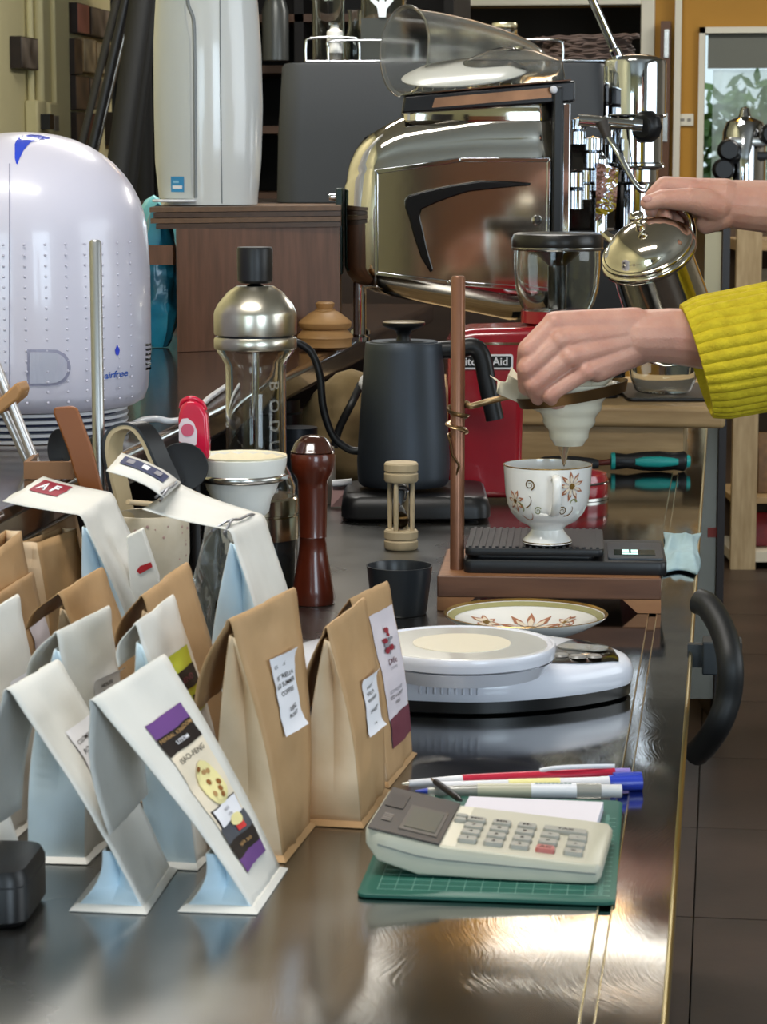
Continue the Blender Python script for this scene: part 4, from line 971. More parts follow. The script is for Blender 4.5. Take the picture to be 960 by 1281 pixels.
link('digits', boxes([(xp+.018+.0085*i, xp+.0245+.0085*i, y0_+.042, y0_+.060, .0150, .0152) for i in range(2)]), M_lit, bs)
link('digits', boxes([(xp+.018, xp+.033, y0_+.032, y0_+.038, .0150, .0152)]), M_lit, bs)
# ---- tea cup on the scales
zpl = ZC+ztb+.0004+.0250
cpt = D(685, 655, DH); rr1 = PX(56, DH)
cp = thing('tea_cup', 'footed porcelain tea cup with brown flowers and gilt scrolls on the black scales', 'cup', (cpt.x, cpt.y, zpl+.0003))
hC = D(685, 581, DH).z-zpl
cprof = [(rr1*.50, 0), (rr1*.56, .001), (rr1*.55, .004), (rr1*.42, .010), (rr1*.36, .014), (rr1*.44, .0175), (rr1*.66, .0225), (rr1*.82, .030), (rr1*.91, .039), (rr1*.955, .049), (rr1*.98, hC*.85), (rr1, hC)]
inn = [(rr1*.975, hC), (rr1*.955, hC*.85), (rr1*.925, .049), (rr1*.88, .040), (rr1*.78, .032), (rr1*.60, .027), (0, .024)]
link('bowl', lathe([(0, .002), (rr1*.45, .002)]+cprof+inn, 64), M_por, cp, smooth=60)
link('gilt_rim', lathe([(rr1*1.002, hC-.0008), (rr1*1.002, hC+.0002), (rr1*.985, hC+.0003)], 64), M_gilt, cp, smooth=60)
link('gilt_rim', lathe([(rr1*.557, .0016), (rr1*.560, .0030)], 64), M_gilt, cp, smooth=60)
link('coffee', lathe([(0, hC*.72), (rr1*.93, hC*.72)], 48), mat('coffee_brown', '#3a1f10', .05), cp)
def rad(z):
    for (r0, z0), (r1, z1) in zip(cprof, cprof[1:]):
        if z0 <= z <= z1: return r0+(r1-r0)*(z-z0)/(z1-z0)
    return rr1
acam = atan2(-cpt.y, -cpt.x)
def fc(u, v, o):                       # u metres round the cup (0 faces the viewer), v height
    r = rad(v)+o*1.6; a = acam+u/rr1; return Vector((r*cos(a), r*sin(a), v))
print_set(fc, cp, 1, [('fl', .0245, hC*.78, .0150, 9, .3), ('fl', -.036, hC*.58, .0115, 7, .3), ('s', -.018, hC*.80, .0052, -1.2, 1.6, .0007, 1, M_gilt), ('s', -.022, hC*.66, .012, 4.6, .28, .0007, 1, M_gilt), ('s', -.030, hC*.47, .008, 2.4, .5, .0010, -1, M_green), ('s', -.020, hC*.44, .0105, 3.4, .45, .0007, 1, M_petal), ('s', -.010, hC*.47, .0042, .6, 1.4, .0006, 1, M_green), ('s', .016, hC*.47, .0045, 2.6, 1.5, .0006, -1, M_gilt), ('s', .024, hC*.52, .010, 4.2, .35, .0007, 1, M_gilt), ('s', .026, hC*.56, .006, .2, .4, .0011, 1, M_green)])
hx = [fc(.007, hC*.86, -.002), fc(.007, hC*.91, .004), fc(.007, hC*.86, .0085), fc(.007, hC*.62, .0085), fc(.007, hC*.46, .004), fc(.007, hC*.43, -.002)]
link('handle', tube(spline(hx, 5), .0030, 12, flat=1.5), M_por, cp, smooth=60)
# ---- dark tumbler
p = L(500, 776, ZC); dT = fwd(p)+.035; tp = D(500, 707, dT)
tb = thing('dark_tumbler', 'small dark grey tumbler between the kraft bags and the dripper stand', 'tumbler', (tp.x, tp.y, ZC))
rT = PX(42.5, dT); hT = tp.z-ZC
link('wall', lathe([(0, .0004), (rT*.78, .0004), (rT*.82, .003), (rT*.98, hT-.002), (rT, hT), (rT*.96, hT), (rT*.92, hT-.004), (rT*.76, .006), (0, .006)], 48), mat('tumbler_dark', '#25282c', .3), tb, smooth=50)
# ---- sand timer
p = L(502, 690, ZC); dh = fwd(p)+.018; p = L(502, 687, ZC); hh_ = D(502, 577, dh).z-ZC; r = PX(21.5, dh)
hg = thing('sand_timer', 'small pale wooden sand timer with four spindles in front of the black kettle', 'sand timer', D(502, 680, dh)); hg.location.z = ZC
M_bee = mat('pale_beech', '#cfbd9c', .5, col2='#bfab88', vscale=30)
def capz(z, f=1): return [(0, z), (r*.93, z), (r, z+.002), (r, z+.009), (r*.94, z+.010), (r*.94, z+.0115), (r, z+.0125), (r, z+.0195), (r*.92, z+.0215), (0, z+.0215)]
link('cap', lathe(capz(.0004), 36), M_bee, hg, smooth=35); link('cap', lathe(capz(hh_-.0225), 36), M_bee, hg, smooth=35)
for i in range(4):
    a = YAW+pi/4+.35+i*pi/2; link('spindle', lathe([(0, .0215), (.0024, .0215), (.0029, .04), (.0029, hh_-.04), (.0024, hh_-.0225)], 12, r*.72*cos(a), r*.72*sin(a)), M_bee, hg, smooth=50)
mz = hh_/2; gp = [(.0025, .022), (.0082, .028), (.0088, mz-.018), (.0055, mz-.006), (.0013, mz), (.0055, mz+.006), (.0088, mz+.018), (.0082, hh_-.029), (.0025, hh_-.0228)]
link('glass_bulb', lathe(gp, 24), mat('thin_glass', '#ffffff', .03, trans=1, ior=1.2), hg, smooth=60)
link('sand', lathe([(0, .0225), (.0075, .029), (.0078, .036), (0, .042)], 20), mat('amber_sand', '#8a6a3c', .9), hg, smooth=60)
# ============================================================ black gooseneck kettle on its base
p = L(525, 655, ZC); dk = fwd(p)+.085
kb = thing('electric_kettle', 'matt black gooseneck kettle with a flared body, behind the sand timer', 'kettle', L(505, 628, ZC), YAW)
k0 = D(505, 628, dk); kb.location = (k0.x, k0.y, ZC)
def kz(py): return D(505, py, dk).z-ZC
def kx_(px): return PX(px-505, dk)
zb_k = kz(606)
M_ket = mat('kettle_black', '#4a5058', .48, .8)
zbp = zb_k-.004
kp = thing('kettle_base', 'square black electric base carrying the gooseneck kettle', 'kettle base', (k0.x, k0.y, ZC), YAW)
link('plate', loft([[(x+kx_(526)*.7, y, z) for x, y in rrect(PX(184, dk)-q, .17-q, .02)] for z, q in ((.004, .004), (.006, 0), (zbp-.014, 0), (zbp-.004, .006), (zbp-.001, .012))]), M_black, kp, smooth=40)
for sx in (-1, 1):
    for sy in (-1, 1): link('foot', lathe([(0, .0004), (.008, .0004), (.009, .0045), (0, .0045)], 14, sx*.07+.01, sy*.06), M_blackm, kp, smooth=40)
rbk, rtk = PX(58, dk), PX(48, dk); ztk = kz(428)
link('body', lathe([(0, zb_k), (rbk*.93, zb_k), (rbk*.985, zb_k+.004), (rbk, zb_k+.012), (rbk*1.01, zb_k+.03)]+[(lerp(rbk*1.01, rtk, v**1.1), lerp(zb_k+.03, ztk, v)) for v in (.2, .4, .6, .8, .93)]+[(rtk, ztk-.001), (rtk*.985, ztk), (rtk*.9, ztk), (rtk*.9, ztk-.003), (0, ztk-.003)], 56), M_ket, kb, smooth=50)
link('lid', lathe([(0, ztk+.0015), (rtk*.86, ztk+.0015), (rtk*.885, ztk), (rtk*.885, ztk-.003)], 48), M_ket, kb, smooth=50)
zkn = kz(402)
link('lid_knob', lathe([(.009, ztk+.0015), (.0075, ztk+.008), (.010, zkn-.011), (.024, zkn-.006), (.0258, zkn-.004), (.0258, zkn-.001)], 32), M_black, kb, smooth=50)
link('knob_cap', lathe([(0, zkn), (.0245, zkn), (.0256, zkn-.001)], 32), mat('walnut_cap', '#7a6a4c', .4), kb, smooth=50)
H = [(rtk-.004, 0, kz(438)), (kx_(575), 0, kz(436)), (kx_(592), 0, kz(434)), (kx_(603), 0, kz(446)), (kx_(610), 0, kz(480)), (kx_(620), 0, kz(525))]
hp = spline(H, 6)
link('handle', tube(hp, [.011]*len(hp), 12, flat=.75), M_black, kb, smooth=60)
SP = [(kx_(452), 0, kz(564)), (kx_(436), 0, kz(562)), (kx_(416), 0, kz(545)), (kx_(404), 0, kz(510)), (kx_(400), 0, kz(470)), (kx_(390), 0, kz(442)), (kx_(375), 0, kz(430)), (kx_(366), 0, kz(428))]
link('spout', tube(spline(SP, 6), .0047, 12), M_black, kb, smooth=60)
# ============================================================ red coffee grinder
p = L(727, 632, ZC); dg = fwd(p)+.07
gr = thing('coffee_grinder', 'red electric coffee grinder with a glass hopper and black lid behind the hand', 'grinder', (D(650, 600, dg).x, D(650, 600, dg).y, ZC), YAW)
g0 = 650
def gx(px): return PX(px-g0, dg-.05)
def gz(py): return D(g0, py, dg-.05).z-ZC
M_red = mat('grinder_red', '#9c1524', .22, coat=.8)
zt_g = gz(411)
# side profile (C shape): column, head and foot
prof2 = [(gx(557), .006), (gx(557), zt_g-.02), (gx(566), zt_g-.004), (gx(590), zt_g), (gx(742), zt_g+.004), (gx(757), zt_g-.008), (gx(757), gz(452)), (gx(740), gz(468)), (gx(672), gz(474)), (gx(652), gz(492)), (gx(650), gz(582)), (gx(660), gz(592)), (gx(690), gz(600)), (gx(690), .006)]
bm = bmesh.new(); fr = []
for yy in (-.055, .055): fr.append([bm.verts.new((x, yy, z)) for x, z in prof2])
bm.faces.new(fr[0]); bm.faces.new(list(reversed(fr[1])))
for i in range(len(prof2)): bm.faces.new((fr[0][i], fr[0][(i+1) % len(prof2)], fr[1][(i+1) % len(prof2)], fr[1][i]))
link('housing', tomesh(bm), M_red, gr, bev=.010)
fx0 = gx(712); fr_ = PX(51, dg)
link('foot_disc', lathe([(0, .003), (fr_*.97, .003), (fr_, .006), (fr_, .026), (fr_*.96, .032), (fr_*.6, .036), (0, .036)], 48, fx0, 0), M_red, gr, smooth=45)
link('foot_rim', lathe([(fr_*1.0, .0205), (fr_*1.025, .022), (fr_*1.0, .0235)], 48, fx0, 0), M_steel, gr, smooth=60)
link('foot_plate', lathe([(0, .0005), (fr_*1.02, .0005), (fr_*1.02, .004), (0, .004)], 48, fx0, 0), M_steelb, gr, smooth=40)
# trim line and name plate on the side
link('trim_band', box(gx(560), gx(648), -.0556, -.054, gz(431), gz(428)), M_steel, gr)
npt = link('name_plate', xf(loft([[(x, y, z) for x, y in rrect(PX(76, dg-.06), PX(19, dg-.06), .003)] for z in (0, .0015)]), RX(pi/2)), M_pr['white'], gr, loc=(gx(600), -.0552, gz(452)))
link('name_plate_field', xf(loft([[(x, y, z) for x, y in rrect(PX(71, dg-.06), PX(14, dg-.06), .002)] for z in (0.0015, .0019)]), RX(pi/2)), M_black, npt)
tmm = textmesh('KitchenAid', PX(14, dg-.06), bold=.0003); xf(tmm, RX(pi/2)); link('lettering', tmm, M_pr['white'], npt, loc=(0, -.0022, 0))
jx = gx(696); rj = PX(56, dg)
M_lidb = mat('hopper_lid_black', '#1c1a19', .3)
z0, z1, z2 = zt_g+.001, D(696, 388, dg).z-ZC, D(696, 312, dg).z-ZC
z3 = D(696, 291, dg).z-ZC
link('hopper_collar', lathe([(0, z0), (rj*.62, z0), (rj*.80, z0+.004), (rj*.80, z1), (0, z1)], 40, jx, 0), M_red, gr, smooth=40)
jp = [(rj*.76, z1+.001), (rj*.84, z1+.010), (rj*.93, z1+.028), (rj*.97, z2-.02), (rj*.96, z2)]
link('glass_hopper', lathe(jp+[(r-.0025, z) for r, z in reversed(jp)]+[jp[0]], 48, jx, 0), M_glass, gr, smooth=60)
link('hopper_neck', lathe([(rj*.2, z1+.002), (rj*.2, z2-.02), (rj*.55, z2-.002), (0, z2-.002)], 32, jx, 0), mat('hopper_core', '#4b453d', .3), gr, smooth=40)
link('hopper_lid', lathe([(0, z2), (rj*.99, z2), (rj*1.02, z2+.004), (rj*1.02, z3-.008), (rj*.98, z3-.002), (rj*.90, z3), (0, z3)], 56, jx, 0), M_lidb, gr, smooth=40)
link('lid_rim', lathe([(rj*1.0, z2-.001), (rj*1.025, z2+.001), (rj*1.02, z2+.003)], 56, jx, 0), M_steelb, gr, smooth=60)
# ============================================================ chrome lever espresso machine
dm = 3.50
em = thing('espresso_machine', 'large polished chrome lever espresso machine with a black boomerang on its side panel', 'espresso machine', D(575, 380, dm+.02), YAW)
ME = em.location.copy()
def mx(px): return PX(px-575, dm)
def mz(py): return D(575, py, dm).z-ME.z
M_chr = mat('mirror_chrome', '#d9d5ce', .045, 1, bump=.05, bscale=3)
xl, xr2 = mx(430), mx(712)
def zbot(x): return lerp(mz(362), mz(404), max(0, min(1, (x-xl)/(mx(640)-xl))))
def ztp(x):
    P_ = [(mx(430), mz(194)), (mx(455), mz(172)), (mx(500), mz(146)), (mx(600), mz(128)), (mx(712), mz(122))]
    for (x0, a), (x1, b) in zip(P_, P_[1:]):
        if x <= x1: return lerp(a, b, max(0, (x-x0)/(x1-x0)))
    return mz(130)
def mloop(tt, q):
    out = []
    for x, y in rrect(xr2-xl-2*q, .27-2*q, max(.006, .048-q), 8):
        X = x+(xl+xr2)/2; out.append((X, y+.135, lerp(zbot(X), ztp(X), tt)))
    return out
# subdivide long sides so the sloping lines bend
def dens(lp):
    out = []
    for i, p in enumerate(lp):
        q = lp[(i+1) % len(lp)]; out.append(p); n_ = int((Vector(q)-Vector(p)).length/.02)
        for k in range(1, n_+1):
            t_ = k/(n_+1); out.append(tuple(lerp(Vector(p), Vector(q), t_)))
    return out
TT = [(0, .045), (.015, .028), (.05, .012), (.10, .004), (.16, 0), (.5, 0), (.76, .0), (.79, .003), (.83, .004), (.90, .007), (.96, .014), (1, .026)]
def mloop2(tt, q):
    base = dens([(x, y, 0) for x, y in rrect(xr2-xl, .27, .05, 8)])
    out = []
    for x, y, _ in base:
        n_ = Vector((x, y, 0)); hx_, hy_ = (xr2-xl)/2, .135
        X, Y = x*(hx_-q)/hx_, y*(hy_-q)/hy_
        X += (xl+xr2)/2; out.append((X, Y+.135, lerp(zbot(X), ztp(X), tt)))
    return out
link('body_shell', loft([mloop2(a, q) for a, q in TT]), M_chr, em, smooth=50)
# side panel: raised rim and polished field
def quadp(pts, y, th=.003):
    v = [Vector((mx(px), y, mz(py))) for px, py in pts]; n_ = len(v)
    return pydata([p for p in v]+[p+Vector((0, th, 0)) for p in v], [tuple(range(n_)), tuple(range(2*n_-1, n_-1, -1))]+[(i, n_+i, n_+(i+1) % n_, (i+1) % n_) for i in range(n_)])
outer = [(468, 212), (575, 197), (688, 197), (688, 366), (560, 357), (468, 345)]
inner = [(473, 218), (575, 203), (683, 203), (683, 360), (560, 351), (473, 340)]
rim = []
for i in range(6):
    j = (i+1) % 6; rim.append(quadp([outer[i], outer[j], inner[j], inner[i]], -.006, .006))
link('panel_rim', joinm(rim), M_steel, em, bev=.0012)
link('panel_field', quadp(inner, -.0028, .003), mat('panel_mirror', '#cfc9c0', .08, 1, bump=.12, bscale=5), em)
boom = [(663, 229), (640, 227), (600, 226), (562, 232), (530, 239), (510.6, 244.5), (506, 251), (506.5, 260), (510.6, 271), (518, 298), (526.6, 323), (538, 341), (542, 338), (534, 311), (529, 288), (525, 271), (527, 262), (547, 253), (566, 246), (585, 240), (620, 236), (661, 232)]
link('boomerang_handle', quadp(boom, -.022, .010), mat('gloss_black', '#070708', .16), em, bev=.003)
for px, py in ((537, 333), (655, 231), (515, 256)): link('handle_post', xf(lathe([(.003, 0), (.003, .016)], 10), RX(pi/2)), M_steel, em, loc=(mx(px), -.001, mz(py)))
link('panel_knob', xf(lathe([(0, .012), (.004, .012), (.007, .008), (.0075, .003), (.004, 0)], 20), RX(pi/2)), M_steel, em, loc=(mx(671), -.003, mz(276)), smooth=50)
# left edge: dark green bar with two screws
link('side_bar', box(mx(419), mx(428), .04, .12, mz(346), mz(236)), mat('dark_green_bar', '#1d3029', .3), em, bev=.002)
for py in (248, 326): link('bar_screw', xf(lathe([(0, .010), (.0045, .010), (.0055, .006), (.0055, 0)], 16), RY(-pi/2)), M_steel, em, loc=(mx(419), .08, mz(py)), smooth=40)
# black post and chrome strip before the works
link('corner_post', box(mx(690), mx(702), -.012, .06, mz(404), mz(108)), M_black, em, bev=.003)
link('corner_strip', box(mx(702), mx(712), -.006, .06, mz(398), mz(128)), M_steel, em, bev=.002)
link('post_stud', xf(lathe([(0, .006), (.004, .005), (.0055, .002), (.0055, 0)], 18), RX(pi/2)), M_pr['white'], em, loc=(mx(690), -.012, mz(112)), smooth=50)
# cup tray on top
link('hood', loft([[(x, y+.125, z) for x, y in [(X_+(mx(505)+mx(690))/2, Y_) for X_, Y_ in rrect(mx(690)-mx(505)-q, .235-q, .02)]] for z, q in ((mz(150), 0), (mz(140), 0), (mz(126), .004))]), M_chr, em, smooth=50)
tr = [(mx(500), mx(714))]
def slant(x0, x1, y0, y1, za, zb, th0, th1):
    return pydata([(x0, y0, za-th0), (x1, y0, zb-th1), (x1, y1, zb-th1), (x0, y1, za-th0), (x0+.004, y0, za), (x1, y0, zb), (x1, y1, zb), (x0+.004, y1, za)], [(3, 2, 1, 0), (4, 5, 6, 7), (0, 1, 5, 4), (1, 2, 6, 5), (2, 3, 7, 6), (3, 0, 4, 7)])
link('cup_tray', slant(mx(502), mx(718), .0, .25, mz(119), mz(100), PX(22, dm), PX(26, dm)), mat('tray_black', '#141213', .2, coat=.5), em, bev=.003)
link('tray_band', slant(mx(540), mx(688), -.003, .0, mz(122), mz(109), PX(12, dm), PX(12, dm)), mat('copper_band', '#9a6c4c', .3, .6, var=.3, vscale=30), em)
link('tray_rim', slant(mx(501), mx(712), -.004, .254, mz(117.5), mz(98.5), PX(1.6, dm), PX(1.6, dm)), M_steel, em)
# legs: left foot on the ledge, right foot on the bench
def leg(px, y, ztop, zfoot):
    x = mx(px); link('leg', lathe([(0, zfoot), (.015, zfoot), (.015, zfoot+.006), (.009, zfoot+.010), (.009, ztop)], 20, x, y), M_steel, em, smooth=40)
leg(449, .05, zbot(mx(449))+.03, ZL-ME.z+.0005)
leg(449, .20, zbot(mx(449))+.03, ZL-ME.z+.0005)
zbn = tz-ME.z
link('drip_base', slab(mx(640), mx(778), .02, .13, zbn+.0005, zbn+.030, .01), M_black, em, smooth=40)
link('pedestal', slab(mx(655), mx(712), .04, .23, zbn+.029, mz(398), .01), M_black, em, smooth=40)
link('column', slab(mx(712), mx(788), .03, .20, zbn+.029, mz(290), .01), M_blackm, em, smooth=40)
# works between body and group
link('works_block', slab(mx(711), mx(760), .04, .18, mz(300), mz(180), .008), mat('works_dark', '#35302b', .2, .9), em, smooth=40)
for i, (px, py, r, h) in enumerate(((722, 262, .011, 50), (735, 250, .008, 40), (752, 300, .010, 110), (724, 180, .010, 34), (742, 210, .012, 40))):
    link('pipe_fitting', lathe([(0, 0), (r, 0), (r, PX(h, dm)*.45), (r*.6, PX(h, dm)*.5), (r*1.15, PX(h, dm)*.55), (r*1.15, PX(h, dm)*.9), (0, PX(h, dm))], 18), M_steel, em, loc=(mx(px), .02, mz(py)), smooth=40)
link('reflector_plate', quadp([(745, 203), (773, 211), (770, 262), (745, 277)], .0, .004), mat('crumpled_mirror', '#cfd6e6', .05, 1, bump=1.0, bscale=18), em)
# group cylinder with dome, bands, lever, valve wheel and steam wand
gcx = mx(799); rg = PX(39.5, dm); gy = .08
zg = lambda py: mz(py)
link('group_cylinder', lathe([(0, zg(300)), (rg*.62, zg(300)), (rg*.62, zg(232)), (rg*.75, zg(228)), (rg*.75, zg(213)), (rg*.96, zg(210)), (rg*.96, zg(205)), (rg*.90, zg(203)), (rg*.90, zg(147)), (rg*1.0, zg(143)), (rg*1.0, zg(77)), (rg*.97, zg(72)), (rg*.80, zg(68)), (rg*.4, zg(64.5)), (0, zg(64))], 56, gcx, gy), M_steel, em, smooth=40)
for py in (143, 209): link('cylinder_band', lathe([(rg*1.0, zg(py+1.5)), (rg*1.025, zg(py)), (rg*1.0, zg(py-1.5))], 56, gcx, gy), M_steel, em, smooth=60)
link('side_sleeve', lathe([(0, zg(205)), (PX(10, dm), zg(205)), (PX(10, dm), zg(80)), (0, zg(78))], 24, mx(768), gy-.01), M_steel, em, smooth=40)
lv0, lv1 = Vector((mx(776), gy-.01, zg(68))), Vector((mx(735), gy-.03, zg(-18)))
link('lever', tube([lv0, lerp(lv0, lv1, .12), lerp(lv0, lv1, .14), lv1], [.0085, .0085, .0062, .0062], 14), M_steel, em, smooth=30)
link('lever_grip', tube([lv1, lerp(lv0, lv1, 1.5)], [.011, .013], 14), M_black, em, smooth=40)
vw = link('valve_wheel', xf(lathe([(0, .026), (.016, .026), (.021, .022), (.0235, .016), (.0235, .008), (.020, .004), (.010, 0), (0, 0)], 10), RX(pi/2)), M_black, em, loc=(mx(816), .035, zg(158)), rot=(0, 0, radians(-38)), smooth=30)
hp_ = [Vector((mx(718), .0, zg(144))), Vector((mx(722), .0, zg(150))), Vector((mx(790), -.005, zg(156)))]
link('steam_arm', tube([hp_[1], hp_[2]], [.0088, .0072], 16), M_steel, em, smooth=30)
link('arm_joint', tube([hp_[2], hp_[2]+Vector((.012, 0, -.001))], [.009, .009], 16), M_steel, em, smooth=30)
link('wand_boot', tube([(mx(750), -.012, zg(152)), (mx(757), -.018, zg(172))], [.009, .0065], 14), mat('rubber_dark', '#3d3631', .5), em, smooth=40)
link('steam_wand', tube(spline([(mx(755), -.016, zg(166)), (mx(768), -.03, zg(190)), (mx(785), -.04, zg(222)), (mx(795), -.044, zg(236)), (mx(803), -.046, zg(238)), (mx(806), -.046, zg(230))], 5), .0042, 12), M_steel, em, smooth=60)
# clear covers and lids on the tray
cv = thing('clear_cloche', 'big clear plastic cover lying on its side on top of the espresso machine', 'cover', D(515, 118, dm+.14), YAW)
M_pl = mat('clear_plastic_thin', '#f1f2ee', .10, trans=.93, ior=1.16, spec=.8)
Rd = PX(51, dm+.14); Ld = PX(215, dm+.14)
me = lathe([(Rd*1.08, -.003), (Rd*1.08, 0), (Rd*1.0, .002)]+[(Rd*sqrt(max(0, 1-(i/16)**1.7)), Ld*i/16) for i in range(1, 17)], 48)
xf(me, RY(radians(93)) @ RZ(0)); xf(me, RZ(radians(32)))
link('shell', me, M_pl, cv, loc=(-PX(8, dm), -.02, Rd*1.02), smooth=60, solid=.0018)
ld = tag(link('frosted_disc', xf(lathe([(0, .012), (PX(60, dm), .010), (PX(76, dm), .003), (PX(80, dm), 0), (PX(79, dm), -.002)], 48), RY(-.09) @ RX(radians(12))), mat('frosted_plastic', '#cfd0c9', .25, alpha=.75), loc=D(582, 92, dm+.05), rot=(0, 0, YAW), smooth=50), 'translucent round plastic disc lying slanted before the clear cover', 'disc')
cb2 = thing('clear_box', 'clear flat plastic box and sloping cover at the right on the machine top', 'box', D(640, 108, dm+.10), YAW)
Wb = PX(66, dm)
link('box', xf(loft([[(x, y, z) for x, y in rrect(Wb*2-q, .16-q, .03)] for z, q in ((.002, 0), (.034, .01), (.048, .07), (.055, .12))], cap=False), RY(0)), M_pl, cb2, smooth=50, solid=.0015)
random.seed(12)
for i in range(5):
    p = D(535+28*i, 118-2.2*i, dm+.03); p.z += .004
    tag(link('clear_cup', lathe([(.008, 0), (.010, .022), (.012, .023), (.009, .022), (.007, .001), (0, .001)], 20), M_pl, loc=p, smooth=50), ('first', 'second', 'third', 'fourth', 'fifth')[i]+' tiny clear plastic cup from the left on the black machine tray', 'cup', 'tiny clear cups on the machine tray')
# ============================================================ charcoal appliance and glassware behind
da = 5.12
ap = thing('charcoal_appliance', 'wide charcoal grey appliance with rounded corners behind the espresso machine', 'appliance', D(557, 257, da)*1.0, YAW)
ap.location.z = ZBK+.0008
zA = D(557, 78, da).z-ap.location.z; wA = PX(765-345, da)
M_chc = mat('charcoal_plastic', '#34373b', .5, bump=.08, bscale=160)
link('casing', loft([[(x*k_, y*k_+.13, z) for x, y in rrect(wA, .26, .05, 7)] for z, k_ in ((0, 1.0), (zA*.5, .99), (zA-.008, .965), (zA-.001, .95), (zA, .93))]), M_chc, ap, smooth=40)
zT = ap.location.z+zA+.0006
def onap(px, dy=.08): p = D(px, 70, da+dy); p.z = zT; return p
rk = thing('wire_rack', 'low chrome wire rack holding glassware on the charcoal appliance', 'rack', onap(470), YAW)
for (x0, x1, yy, hz_) in ((384, 450, -.05, 30), (412, 520, -.06, 26), (640, 702, -.055, 27)):
    X0, X1, h = PX(x0-470, da), PX(x1-470, da), PX(hz_, da)
    link('rail', tube(spline([(X0, yy, .002), (X0, yy, h*.7), (X0+.012, yy, h), (X1-.012, yy, h), (X1, yy, h*.7), (X1, yy, .002)], 4), .0028, 8), M_steel, rk, smooth=60)
link('rail', tube([(PX(702-470, da), -.055, .004), (PX(762-470, da), -.055, .004)], .003, 8), M_steel, rk, smooth=60)
link('cross_wire', tube([(PX(384-470, da), -.052, .003), (PX(702-470, da), -.052, .003)], .0024, 8), M_steel, rk, smooth=60)
def glass(nm, lab, cat, px, dy, prof_px, seg=28, m=None, group=None):
    p = onap(px, dy); s = (da+dy)/F
    tag(link(nm, lathe([(r*s, z*s) for r, z in prof_px]+[((r-1.6)*s, z*s) for r, z in reversed(prof_px) if r > 2], seg), m or M_glass, loc=p, smooth=50), lab, cat, group)
glass('beaker', 'tall straight glass beaker at the left end of the charcoal appliance', 'beaker', 411, .10, [(0, 1), (19, 1), (20, 3), (20, 76), (24, 82)])
bt_ = thing('small_bottle', 'little milky glass bottle with a stopper in front of the tall beaker', 'bottle', onap(419, .05)); s = (da+.05)/F
link('body', lathe([(0, 12*s), (10*s, 12*s), (10*s, 38*s), (5*s, 42*s), (5*s, 46*s), (0, 46*s)], 24), mat('milky_glass', '#e6e6e2', .3), bt_, smooth=40); link('foot_block', lathe([(0, .0), (9*s, .0), (9*s, 12*s), (0, 12*s)], 20), mat('grey_foot', '#77756f', .5), bt_); link('stopper', lathe([(0, 46*s), (7*s, 46*s), (7*s, 49*s), (3*s, 50*s), (0, 50*s)], 20), M_glass, bt_, smooth=40)
glass('glass_carafe', 'slim glass carafe between the milky bottle and the figure jar', 'carafe', 444, .12, [(0, 1), (13, 1), (14, 4), (14, 25), (8, 45), (8, 62), (10, 66)])
glass('glass_jar', 'wide glass jar with a white figure print behind the clear dome', 'jar', 480, .14, [(0, 1), (27, 1), (28, 4), (28, 86), (26, 90)])
j = onap(478, .07); s = (da+.05)/F
fg = thing('figure_stand', 'small white open armed figure on a card in front of the wide jar', 'figurine', j, YAW)
link('card', box(-26*s, 26*s, .0, .004, 0, 55*s), mat('figure_card', '#3b3d39', .5), fg)
vsf = [(-4, 56), (-6, 68), (-14, 76), (-17, 82), (-14, 84), (-4, 74), (-3, 78), (3, 78), (4, 74), (13, 84), (17, 83), (14, 76), (6, 66), (5, 56)]
bmf = prism([(x*s, y*s) for x, y in vsf], -.004, .004); xf(bmf, RX(pi/2)); link('figure', bmf, mat('figure_white', '#e3edf4', .4), fg); link('head', xf(lathe([(0, -5*s), (3.5*s, -3.5*s), (5*s, 0), (3.5*s, 3.5*s), (0, 5*s)], 16), T3(0, 0, 82*s)), mat('figure_white', '#e3edf4', .4), fg, smooth=60)
for px, lab in ((551, 'small glass jar with a bright lid, left of three on the appliance'), (590, 'small glass jar with a bright lid, middle of three on the appliance'), (631, 'small glass jar with a bright lid, right of three on the appliance')):
    p = onap(px, .12); s = (da+.12)/F; z0 = 24*s
    g_ = thing('small_jar', lab, 'jar', p, group='small glass jars on the appliance')
    link('riser', lathe([(0, 0), (15*s, 0), (15*s, z0), (0, z0)], 20), mat('grey_foot', '#77756f', .5), g_)
    link('glass', lathe([(0, z0), (14*s, z0), (16*s, z0+3*s), (16*s, z0+19*s), (13*s, z0+21*s)]+[(11.5*s, z0+21*s), (14.5*s, z0+18*s), (14*s, z0+4*s), (0, z0+2*s)], 24), M_glass, g_, smooth=40)
    link('lid', lathe([(0, z0+26*s), (15*s, z0+26*s), (16*s, z0+24*s), (16*s, z0+21*s), (0, z0+21*s)], 24), mat('pale_gold_lid', '#d6cfae', .25, .7), g_, smooth=40)
# woven basket
bk2 = thing('woven_basket', 'dark brown woven twig basket tray on the charcoal appliance before the pass-through', 'basket', onap(735, .13), YAW)
s = (da+.13)/F; M_wic = mat('dark_wicker', '#54423a', .7, var=.4, vscale=40)
for k in range(6):
    for half in (0, 1):
        pts = []
        for i in range(61):
            a = 2*pi*i/60; w_ = 1.8*s*sin(a*11+pi*((k+half) % 2)); rx = (60-2*k if k < 5 else 62)*s
            pts.append(((rx+w_)*cos(a), (40*s+w_)*sin(a), (4+5.4*k+half*2.4)*s+.8*s*sin(a*13+k)+ (4*s*cos(a*1-1) if k > 3 else 0)))
        link('strand', tube(pts, 1.9*s, 6), M_wic, bk2, smooth=60)
link('basket_floor', xf(lathe([(0, 2*s), (52*s, 2*s), (55*s, 8*s), (52*s, 3*s)], 32), Matrix.Diagonal((1, .66, 1, 1))), M_wic, bk2, smooth=40)
